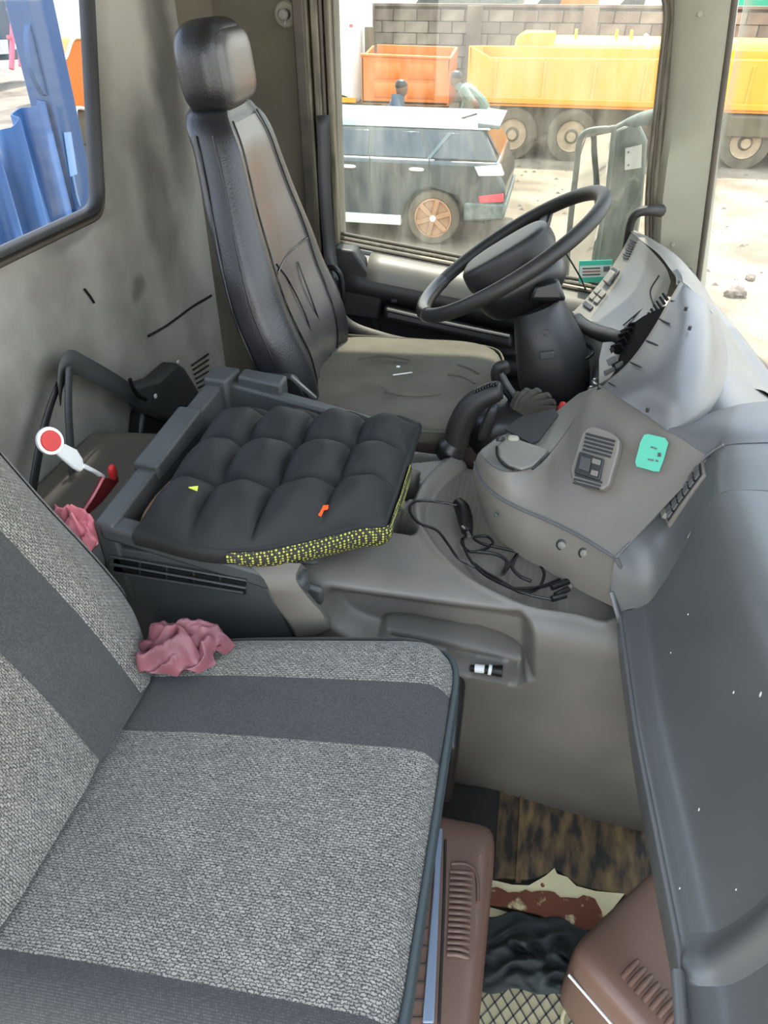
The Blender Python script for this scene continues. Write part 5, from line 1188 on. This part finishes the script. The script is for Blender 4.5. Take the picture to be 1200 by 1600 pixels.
slab('clear_lamp', [(-.98, CY0 - .01, -.63), (-.66, CY0 - .01, -.60), (-.60, CY0 - .01, -.72), (-.92, CY0 - .01, -.74)], (0, .12, 0), M['lampclear'], car, bevel=.01)
slab('tail_lamp', [(-.90, CY0 - .012, -.98), (-.585, CY0 - .012, -.93), (-.575, CY0 - .012, -1.03), (-.88, CY0 - .012, -1.06)], (0, .10, 0), M['taillamp'], car, bevel=.01)
hexa('bumper', [(-1.08, CY0 - .015, -1.30), (-.55, CY0 - .015, -1.26), (-.55, CY1, -1.26), (-1.08, CY1, -1.30)], [(-1.08, CY0 - .015, -1.06), (-.53, CY0 - .015, -1.06), (-.53, CY1, -1.06), (-1.08, CY1, -1.06)], M['mirrorback'], car, bevel=.03)
hexa('sill', [(-3.72, CY0 - .01, -1.40), (-1.92, CY0 - .01, -1.40), (-1.92, CY0 + .1, -1.40), (-3.72, CY0 + .1, -1.40)], [(-3.72, CY0 - .02, -1.27), (-1.92, CY0 - .02, -1.27), (-1.92, CY0 + .1, -1.27), (-3.72, CY0 + .1, -1.27)], M['lampclear'], car, bevel=.01)
tube('roof_aerial', [(-1.25, CY0 + .6, -.18), (-1.05, CY0 + .6, -.12)], .012, M['blackpl'], car, raw=True, seg=6)
hexa('spoiler', [(-1.0, CY0 + .26, -.22), (-.72, CY0 + .26, -.24), (-.72, CY1 - .26, -.24), (-1.0, CY1 - .26, -.22)], [(-1.0, CY0 + .26, -.17), (-.72, CY0 + .26, -.195), (-.72, CY1 - .26, -.195), (-1.0, CY1 - .26, -.17)], M['carroof'], car, bevel=.012)
def alloy(par, c, r=.345, dn=(0, -1, 0)):
    c = Vector(c)
    ty = disc('tyre', c, dn, [(r * .70, -.20), (r * .94, -.19), (r, -.12), (r, -.03), (r * .94, .01), (r * .76, .012), (r * .70, -.01), (r * .70, -.1)], M['tyre'], par, seg=40)
    disc('rim', c, dn, [(r * .70, -.02), (r * .72, .008), (r * .66, .010), (r * .64, -.05), (r * .6, -.06)], M['alloy'], par, seg=36)
    disc('recess_shade_disc', c, dn, [(r * .64, -.06), (r * .62, -.05), (0, -.05)], M['blackpl'], par, seg=24)  # black disc added as the dark of the recess behind the spokes
    for k in range(6):
        a = math.pi * k / 3 + .3; d = Vector((math.cos(a), 0, math.sin(a))); n = Vector((-math.sin(a), 0, math.cos(a))); o = Vector(dn)
        hexa('spoke', [c + d * .03 - n * .028, c + d * r * .66 - n * .034, c + d * r * .66 + n * .034, c + d * .03 + n * .028], [p + o * .02 for p in (c + d * .03 - n * .028, c + d * r * .66 - n * .030, c + d * r * .66 + n * .030, c + d * .03 + n * .028)], M['alloy'], par, bevel=.006)
    disc('hub_cap', c, dn, [(.045, 0), (.04, .03), (0, .03)], M['lampclear'], par, seg=16)
for x in (-1.485, -4.15): alloy(car, (x, CY0 - .0, G + .345))

# orange open bin
bn = thing('orange_bin', 'orange steel open bin body with four pressed panels behind the dark car', 'bin', (-3.1, 17, G))
X0, X1, Z0, Z1, B0, B1 = -3.97, -2.22, -.82, -.02, 16.5, 17.5
ZB = W(640, 72, Y=17.5)[2]
slab('front_panel', [(X0, B0, Z0), (X1, B0, Z0), (X1 + .03, B0, Z1), (X0, B0, Z1 + .03)], (0, .05, 0), M['orange'], bn, bevel=.015)
slab('back_panel', [(X0 + .1, B1, Z0), (X1, B1, Z0), (X1, B1, ZB), (X0 + .1, B1, ZB + .02)], (0, .05, 0), M['orange'], bn, bevel=.015)
for x in (X0, X1 - .02): slab('end_panel', [(x, B0, Z0), (x, B1, Z0), (x, B1, ZB), (x, B0, Z1)], (.05, 0, 0), M['orange'], bn, bevel=.01)
slab('bin_floor', [(X0, B0, Z0), (X1, B0, Z0), (X1, B1, Z0), (X0, B1, Z0)], (0, 0, .05), M['orange'], bn)
for i in range(2):
    for j in range(2):
        xa = X0 + .25 + i * .68; za = Z0 + .10 + j * .33
        hexa('pressed_panel', [(xa, B0 - .0, za), (xa + .56, B0, za), (xa + .56, B0, za + .29), (xa, B0, za + .29)], [(xa + .05, B0 - .035, za + .04), (xa + .51, B0 - .035, za + .04), (xa + .51, B0 - .035, za + .25), (xa + .05, B0 - .035, za + .25)], M['orange'], bn)
tube('top_rail', [(X0, B0 - .01, Z1 + .04), (X1 + .03, B0 - .01, Z1 + .01)], .03, M['orange'], bn, raw=True)
for x in (X0 + .15, X1 - .15): box('bin_leg', (x, 17, -1.22), (.12, .9, .82), M['undercarriage'], bn)
# long amber tipper body
tp_ = thing('tipper_truck', 'long amber tipper truck body on dusty wheels across the yard', 'truck', (1.5, 17, G))
A0, A1, Q0, Q1 = -1.80, 6.4, 16.0, 18.2
TZ = W(800, 72, Y=18.2)[2]
slab('side_board', [(A0 + .06, Q0, -.72), (A1, Q0, -.62), (A1, Q0, .14), (A0 + .42, Q0, .06), (A0 + .02, Q0, .24)], (0, .07, 0), M['orange2'], tp_, bevel=.02)
slab('side_board', [(A0 + .06, Q1, -.72), (A1, Q1, -.62), (A1, Q1, TZ), (A0, Q1, TZ)], (0, .07, 0), M['orange2'], tp_, bevel=.02)
slab('tail_board', [(A0, Q0, -.72), (A0, Q1, -.72), (A0, Q1, TZ), (A0, Q0, .24)], (.07, 0, 0), M['orange2'], tp_, bevel=.02)
slab('bed_floor', [(A0, Q0, -.72), (A1, Q0, -.72), (A1, Q1, -.72), (A0, Q1, -.72)], (0, 0, .06), M['orange2'], tp_)
for k in range(9): hexa('side_rib', [(A0 + .5 + k * .9, Q0 - .0, -.68), (A0 + .56 + k * .9, Q0, -.68), (A0 + .56 + k * .9, Q0, .02), (A0 + .5 + k * .9, Q0, .02)], [(A0 + .51 + k * .9, Q0 - .03, -.67), (A0 + .55 + k * .9, Q0 - .03, -.67), (A0 + .55 + k * .9, Q0 - .03, .0), (A0 + .51 + k * .9, Q0 - .03, .0)], M['orange2'], tp_)
box('lower_rail', (2.3, Q0 - .03, -.62), (8.1, .06, .10), M['orange2'], tp_, bevel=.01)
box('chassis', (2.6, 17.1, -.98), (7.6, 1.2, .28), M['undercarriage'], tp_, bevel=.02)
box('axle_box', (2.2, 16.7, -1.0), (6.2, .6, .5), M['undercarriage'], tp_, bevel=.05)
def twheel(par, x, y, r=.46):
    c = Vector((x, y, G + r - .03))
    disc('truck_wheel', c, (0, -1, 0), [(r * .62, -.3), (r * .96, -.3), (r, -.24), (r, -.05), (r * .95, 0), (r * .62, .0), (r * .60, -.05), (r * .4, -.10), (r * .3, -.06), (r * .22, .02), (0, .02)], M['tyre'], par, seg=36)
    disc('wheel_disc', c + Vector((0, -.0, 0)), (0, -1, 0), [(r * .60, -.04), (r * .58, -.02), (r * .45, -.07), (r * .2, -.04), (r * .18, .03), (0, .03)], M['wheelhub'], par, seg=30)
for x in (-.86, .26, 3.4, 4.6): twheel(tp_, x, 15.95)
box('mud_guard', (4.2, 15.98, -.92), (2.4, .3, .34), M['undercarriage'], tp_, bevel=.03)
box('white_tank', (4.62, 15.9, -1.02), (.34, .3, .5), M['whitepaint'], tp_, bevel=.04)
# yellow tanker behind
tk = thing('yellow_tanker', 'bright yellow rounded tank standing behind the amber tipper body', 'tank', (2, 19, G))
def tsec(x, r, y=19.1, z=-.26): return [(x, y + r * 1.15 * math.cos(q), z + r * math.sin(q)) for q in (2 * math.pi * k / 28 for k in range(28))]
loft('tank', [tsec(-.52, .30), tsec(-.46, .44), tsec(-.3, .50), tsec(7.4, .50), tsec(7.5, .40)], M['yellow'], tk)
slab('end_plate', [(-1.22, 18.8, -.6), (-.3, 18.8, -.6), (-.3, 18.8, .30), (-.95, 18.8, .30), (-1.12, 18.8, .20)], (0, .7, 0), M['orange2'], tk, bevel=.05)
box('tank_band', (1.6, 19.1, -.26), (.10, 1.24, 1.04), M['lampclear'], tk, bevel=.05)
for x in (.12, .95, 1.25, 2.28, 4.4): box('tank_lug', (x, 18.95, .27), (.06, .08, .18), M['yellow'], tk, bevel=.015)
for x in (0.2, 6.4): box('tank_cradle', (x, 19.1, -1.1), (.3, 1.0, 1.1), M['undercarriage'], tk)
# white truck at the left of the driver window
wt = thing('white_truck', 'white truck cab at the left edge of the driver window', 'truck', (-4.9, 18, G))
box('cab_body', (-4.92, 18.3, -.02), (1.26, 1.6, 1.9), M['whitepaint'], wt, bevel=.12, seg=3)
box('side_window', (-5.1, 17.49, .32), (.5, .03, .5), M['carglass'], wt, bevel=.02)
box('yellow_stripe', (-4.78, 17.48, -.90), (.9, .04, .10), M['yellow'], wt, bevel=.01)
box('cab_skirt', (-4.88, 18.2, -1.13), (1.1, 1.4, .36), M['undercarriage'], wt, bevel=.03)
box('red_marker', (-4.40, 17.47, .44), (.07, .03, .05), M['taillamp'], wt)
tube('exhaust_stack', [(-4.12, 17.9, -1.0), (-4.12, 17.9, .4)], .10, M['undercarriage'], wt, raw=True)
twheel(wt, -4.7, 17.5, .44)
# boundary wall of concrete blocks
bwl = thing('boundary_wall', 'stained concrete block boundary wall behind the parked trucks', 'wall', (0, 20.4, G))
BWD, BH = .56, .235
box('wall_core', (1.6, 20.66, G + 1.15), (15.4, .12, 2.30), M['block'], bwl)
box('coping', (1.6, 20.6, G + 2.33), (15.4, .30, .05), M['block'], bwl)
bx = bmesh.new(); bmesh.ops.create_cube(bx, size=1); bmesh.ops.scale(bx, vec=(BWD - .016, .16, BH - .014), verts=bx.verts)
bmesh.ops.bevel(bx, geom=bx.edges[:], offset=.012, segments=1, affect='EDGES')
bme = bpy.data.meshes.new('block'); bx.to_mesh(bme); bx.free(); bme.materials.append(M['block'])
bvars = [bme]
for c in ((126, 114, 102), (104, 92, 82), (142, 132, 118)):
    m2 = bme.copy(); m2.materials.clear(); m2.materials.append(mat('concrete_block_tone', c, .95, col2=(88, 76, 66), vscale=3, detail=9, bump=.5, bscale=20)); bvars.append(m2)
rb = random.Random(11); cnt = 0
for r in range(11):
    for k in range(27):
        if cnt >= 297: break
        x = -5.8 + k * BWD + (r % 2) * BWD / 2; z = G + BH * (r + .5) - .1
        if r > 9: continue
        o = bpy.data.objects.new('block', rb.choice(bvars)); C.objects.link(o); o.parent = bwl; cnt += 1
        o.location = Vector((x, 20.52 + rb.uniform(-.012, .012), z)) - Vector((0, 20.4, G))
for x in (-2.2, -4.75, .4, 3.2, 6.0): box('wall_pier', (x, 20.44, G + 1.16), (.34, .26, 2.34), M['block'], bwl, bevel=.01)
# vehicles beyond the wall
def van(name, x, y, ln, m, label, ht=2.7):
    t = thing(name, label, 'truck', (x, y, G), group='truck roofs beyond the block wall')
    slab('body', [(x - ln / 2, y, G + .4), (x + ln / 2, y, G + .4), (x + ln / 2, y, G + ht - .2), (x + ln / 2 - .15, y, G + ht), (x - ln / 2 + .7, y, G + ht), (x - ln / 2, y, G + ht - .9)], (0, 1.8, 0), m, t, bevel=.06)
    slab('windscreen', [(x - ln / 2 + .02, y - .01, G + ht - .75), (x - ln / 2 + .9, y - .01, G + ht - .75), (x - ln / 2 + .95, y - .01, G + ht - .2), (x - ln / 2 + .55, y - .01, G + ht - .2)], (0, -.02, 0), M['carglass'], t)
    for dx in (-.3, .3): disc('wheel', (x + dx * ln, y, G + .42), (0, -1, 0), [(.42, -.25), (.42, 0), (.25, 0), (.2, -.04), (0, -.04)], M['tyre'], t, seg=24)
van('box_truck', 2.3, 24, 2.9, M['whitepaint'], 'white truck roof showing above the block wall, right of centre')
van('box_truck', -3.0, 24.5, 3.2, M['mirrorback'], 'slate blue-grey truck roof showing above the block wall, left part')
van('box_truck', -.3, 26, 2.0, M['orange'], 'orange truck top showing between the two truck roofs above the wall')
gt = thing('green_truck', 'green truck body seen through the windscreen above the amber tipper', 'truck', (6.2, 22, G))
slab('green_body', [(3.7, 21.9, G + .5), (7.6, 21.9, G + .5), (7.6, 21.9, G + 3.2), (3.7, 21.9, G + 3.2)], (0, 2, 0), M['greenpaint'], gt, bevel=.1)
for x in (4.4, 6.9): disc('wheel', (x, 21.9, G + .45), (0, -1, 0), [(.45, -.25), (.45, 0), (.25, 0), (.2, -.04), (0, -.04)], M['tyre'], gt, seg=24)
# stones on the ground
rs = random.Random(3)
rock = bmesh.new(); bmesh.ops.create_icosphere(rock, subdivisions=2, radius=1)
for v in rock.verts: v.co *= 1 + .22 * math.sin(v.co.x * 4 + v.co.y * 3) + .1 * math.sin(v.co.z * 7)
rme = bpy.data.meshes.new('stone'); rock.to_mesh(rme); rock.free(); rme.materials.append(M['block'])
for k, (u, v, s, lab) in enumerate([(1148, 462, .12, 'largest grey stone on the bright ground seen through the windscreen'), (1172, 437, .07, 'small stone behind the largest stone on the bright yard ground'), (702, 245, .0, '')]):
    if s == 0: continue
    o = bpy.data.objects.new('stone', rme); C.objects.link(o); p = W(u, v, Z=G); o.location = (p[0], p[1], G + s * .3); o.scale = (s, s * .8, s * .6); o.rotation_euler = (0, 0, k); tag(o, lab, 'stone', 'loose stones in the yard')
V = []; Fc = []
for k in range(1400):
    x = rs.uniform(-9, 9); y = rs.uniform(4.2, 19); s = rs.choice((.015, .02, .03, .05)); n = len(V)
    for d in ((-s, -s * .7, 0), (s, -s * .6, 0), (s * .8, s * .7, 0), (-s * .7, s, 0), (0, 0, s * .7)): V.append((x + d[0], y + d[1], G + d[2] - .003))
    Fc += [(n, n + 1, n + 4), (n + 1, n + 2, n + 4), (n + 2, n + 3, n + 4), (n + 3, n, n + 4)]
o = mk('gravel', V, Fc, M['block'], None, smooth=False, kind='stuff'); o['label'] = 'scattered small stones and clods over the pale yard'; o['category'] = 'gravel'

# people between the car and the trucks
def person(loc, pts, rad, edges, label, shirt):
    t = thing('person', label, 'person', loc)
    me = bpy.data.meshes.new('body'); me.from_pydata(pts, edges, []); o = bpy.data.objects.new('body', me); C.objects.link(o); o.parent = t
    sk = o.modifiers.new('skin', 'SKIN'); o.modifiers.new('sub', 'SUBSURF').levels = 1
    for i, r in enumerate(rad): me.skin_vertices[0].data[i].radius = (r, r)
    me.skin_vertices[0].data[0].use_root = True
    me.materials.append(shirt); return t
def figure(loc, face, label, shirt, lean=.5):
    L_ = lean; f = face
    P_ = [(0, 0, .92), (f * .12 * L_, 0, 1.12), (f * .42 * L_, 0, 1.30), (f * .50 * L_, 0, 1.36), (f * .55 * L_, 0, 1.41), (f * .58 * L_, 0, 1.45),
          (f * .42 * L_, -.19, 1.38), (f * .30 * L_ + .12, -.36, 1.16), (f * .20 * L_ + .02, -.22, .98), (f * .42 * L_, .19, 1.38), (f * .45 * L_, .26, 1.1), (f * .55 * L_, .24, .86),
          (0, -.10, .86), (f * .05, -.11, .48), (0, -.11, .06), (f * .14, -.11, .03), (0, .10, .86), (f * .05, .11, .48), (0, .11, .06), (f * .14, .11, .03)]
    R_ = [.15, .15, .17, .07, .07, .07, .07, .045, .03, .07, .045, .03, .09, .06, .04, .035, .09, .06, .04, .035]
    E_ = [(0, 1), (1, 2), (2, 3), (3, 4), (4, 5), (2, 6), (6, 7), (7, 8), (2, 9), (9, 10), (10, 11), (0, 12), (12, 13), (13, 14), (14, 15), (0, 16), (16, 17), (17, 18), (18, 19)]
    t = person(loc, P_, R_, E_, label, shirt)
    OFF[t] = Vector(loc)
    h = Vector(loc) + Vector((f * .60 * L_, 0, 1.50))
    blob('head', h, (.19, .16, .23), M['skin'], t, n=2.2, res=4); blob('hair', h + Vector((-f * .01, 0, .05)), (.2, .17, .16), M['blackpl'], t, n=2.2, res=3)
    a = Vector(loc) + Vector((f * .30 * L_ + .12, -.36, 1.16)); b_ = Vector(loc) + Vector((f * .20 * L_ + .02, -.22, .98)); s_ = Vector(loc) + Vector((f * .40 * L_ + .03, -.24, 1.32))
    tube('forearm', [s_.lerp(a, .6), a, b_], [.055, .05, .035], M['skin'], t, seg=10)
    for k in range(4): tube('finger', [b_, b_ + Vector((-.05, -.01 + k * .012, -.03)), b_ + Vector((-.085 + .008 * abs(k - 1.5), -.01 + k * .014, -.05))], .008, M['skin'], t, seg=6)
    tube('thumb', [b_, b_ + Vector((.0, -.02, -.05))], .009, M['skin'], t, seg=6, raw=True)
    for s in (-1, 1): tube('trouser_leg', [Vector(loc) + Vector((0, s * .10, .92)), Vector(loc) + Vector((f * .05, s * .11, .48)), Vector(loc) + Vector((0, s * .11, .08))], [.10, .08, .06], M['trouser'], t, seg=10)
pA = W(738, 172, Y=14.4); figure((pA[0] + .28, 14.4, G), -1, 'person in a grey-green shirt bending forward with hand on hip behind the dark car', M['shirt'], 1.0)
pB = W(610, 172, Y=13.0); figure((pB[0], 13.0, G), 1, 'person in a slate blue shirt just behind the dark car roof', M['shirt2'], .3)

# ================================================================== BEHIND THE REAR WINDOW
cn = thing('blue_container', 'blue corrugated steel body with torn curved opening right behind the rear window', 'container', (-1.9, 2.2, G))
XB = -1.8
tops = [(.8, .55), (1.6, .72), (2.0, .80), (2.30, .895), (2.40, .945), (2.50, .985), (2.60, 1.005), (2.70, 1.02), (2.72, 1.02)]
ycs = np.linspace(.8, 2.72, 150); V = []; Fc = []
for i, y in enumerate(ycs):
    ph = (y / .16) % 1.0; d = .055 * (np.clip(abs(ph - .5) * 7 - 1.2, 0, 1.0)); zt = np.interp(y, [a for a, b in tops], [b for a, b in tops])
    V += [(XB - d, y, G + .5), (XB - d, y, zt)]
    if i: n = 2 * i; Fc.append((n - 2, n - 1, n + 1, n))
o = mk('corrugated_panel', V, Fc, M['bluecont'], cn, sharp=25); s = o.modifiers.new('t', 'SOLIDIFY'); s.thickness = .008
lobe = WX([(79, -40), (80, 0), (88, 60), (98, 150), (78, 152), (68, 146), (55, 120), (47, 90), (44, 50), (52, 22), (62, 8), (62, -40)], XB + .0)
slab('torn_sheet', lobe, (-.02, 0, 0), M['bluecont'], cn)
yl, yr_ = 2.685, 2.81
hexa('corner_post', [(XB - .08, yl, G), (XB + .01, yl, G), (XB + .01, yr_ - .02, G), (XB - .08, yr_ - .02, G)], [(XB - .08, yl, 1.9), (XB + .01, yl, 1.9), (XB + .01, yr_ + .04, 1.9), (XB - .08, yr_ + .04, 1.9)], M['bluecont'], cn, bevel=.005)
slab('pale_plate', WX([(99, 207), (110, 206), (120, 272), (109, 276)], XB + .012), (.003, 0, 0), M['bluelight'], cn)
tube('pale_rod', WX([(114, 275), (120, 305), (125, 322)], XB + .016), .004, M['bluelight'], cn, raw=True, seg=6)
XO = -8.0
ot = thing('orange_tipper', 'orange tipper body with pale rim, right of the blue panel in the rear window', 'truck', (-8.5, 12.8, G))
slab('tipper_side', WX([(94, 92), (103, 88), (113, 62), (122, 58), (150, 60), (150, 172), (108, 172), (98, 120)], XO), (-.6, 0, 0), M['orange'], ot, bevel=.02)
tube('pale_rim', WX([(94, 92), (103, 90), (113, 63), (124, 59), (150, 60)], XO + .02), .03, M['cream'], ot, seg=6)
slab('dark_chassis', WX([(110, 172), (150, 172), (150, 226), (118, 226)], XO - .05), (-.5, 0, 0), M['undercarriage'], ot, bevel=.02)
tube('white_bracket', WX([(121, 194), (119, 170), (134, 170)], XO + .03), .03, M['white'], ot, seg=6)
disc('wheel', W(135, 225, X=XO - .1), (1, 0, 0), [(.40, -.2), (.40, 0), (.2, 0), (0, 0)], M['tyre'], ot, seg=24)
wtr = thing('white_trailer', 'pale trailer beyond the orange tipper in the rear window', 'trailer', (-14.2, 20, G))
slab('trailer_side', WX([(70, -60), (170, -60), (170, 78), (70, 78)], -13.5), (-1, 0, 0), M['whitepaint'], wtr, bevel=.05)
for u in (80, 128): tube('trailer_leg', [W(u, 78, X=-13.6), (W(u, 78, X=-13.6)[0], W(u, 78, X=-13.6)[1], G)], .08, M['undercarriage'], wtr, raw=True)
sh_ = thing('far_sheds', 'hazy blue-grey stacked sheds at the top left behind the rear window', 'shed', (-18.2, 22, G))
slab('shed_wall', WX([(-60, -60), (60, -60), (60, 92), (-60, 96)], -17), (-1, 0, 0), M['shirt2'], sh_, bevel=.03)
slab('shed_band', WX([(-60, 62), (12, 62), (14, 84), (-60, 90)], -16.9), (-.05, 0, 0), M['lampclear'], sh_)
lad = thing('red_ladder_frame', 'faded red ladder frame standing at the left of the rear window', 'ladder', W(24, 108, X=-11))
for a, b in (((18, 108), (22, -40)), ((33, 104), (29, -40))): tube('upright', [W(*a, X=-11), W(*b, X=-11)], .055, M['redladder'], lad, raw=True, seg=6)
for v in (15, 58, -20): tube('rung', [W(12, v, X=-11), W(34, v + 2, X=-11)], .04, M['redladder'], lad, raw=True, seg=6)
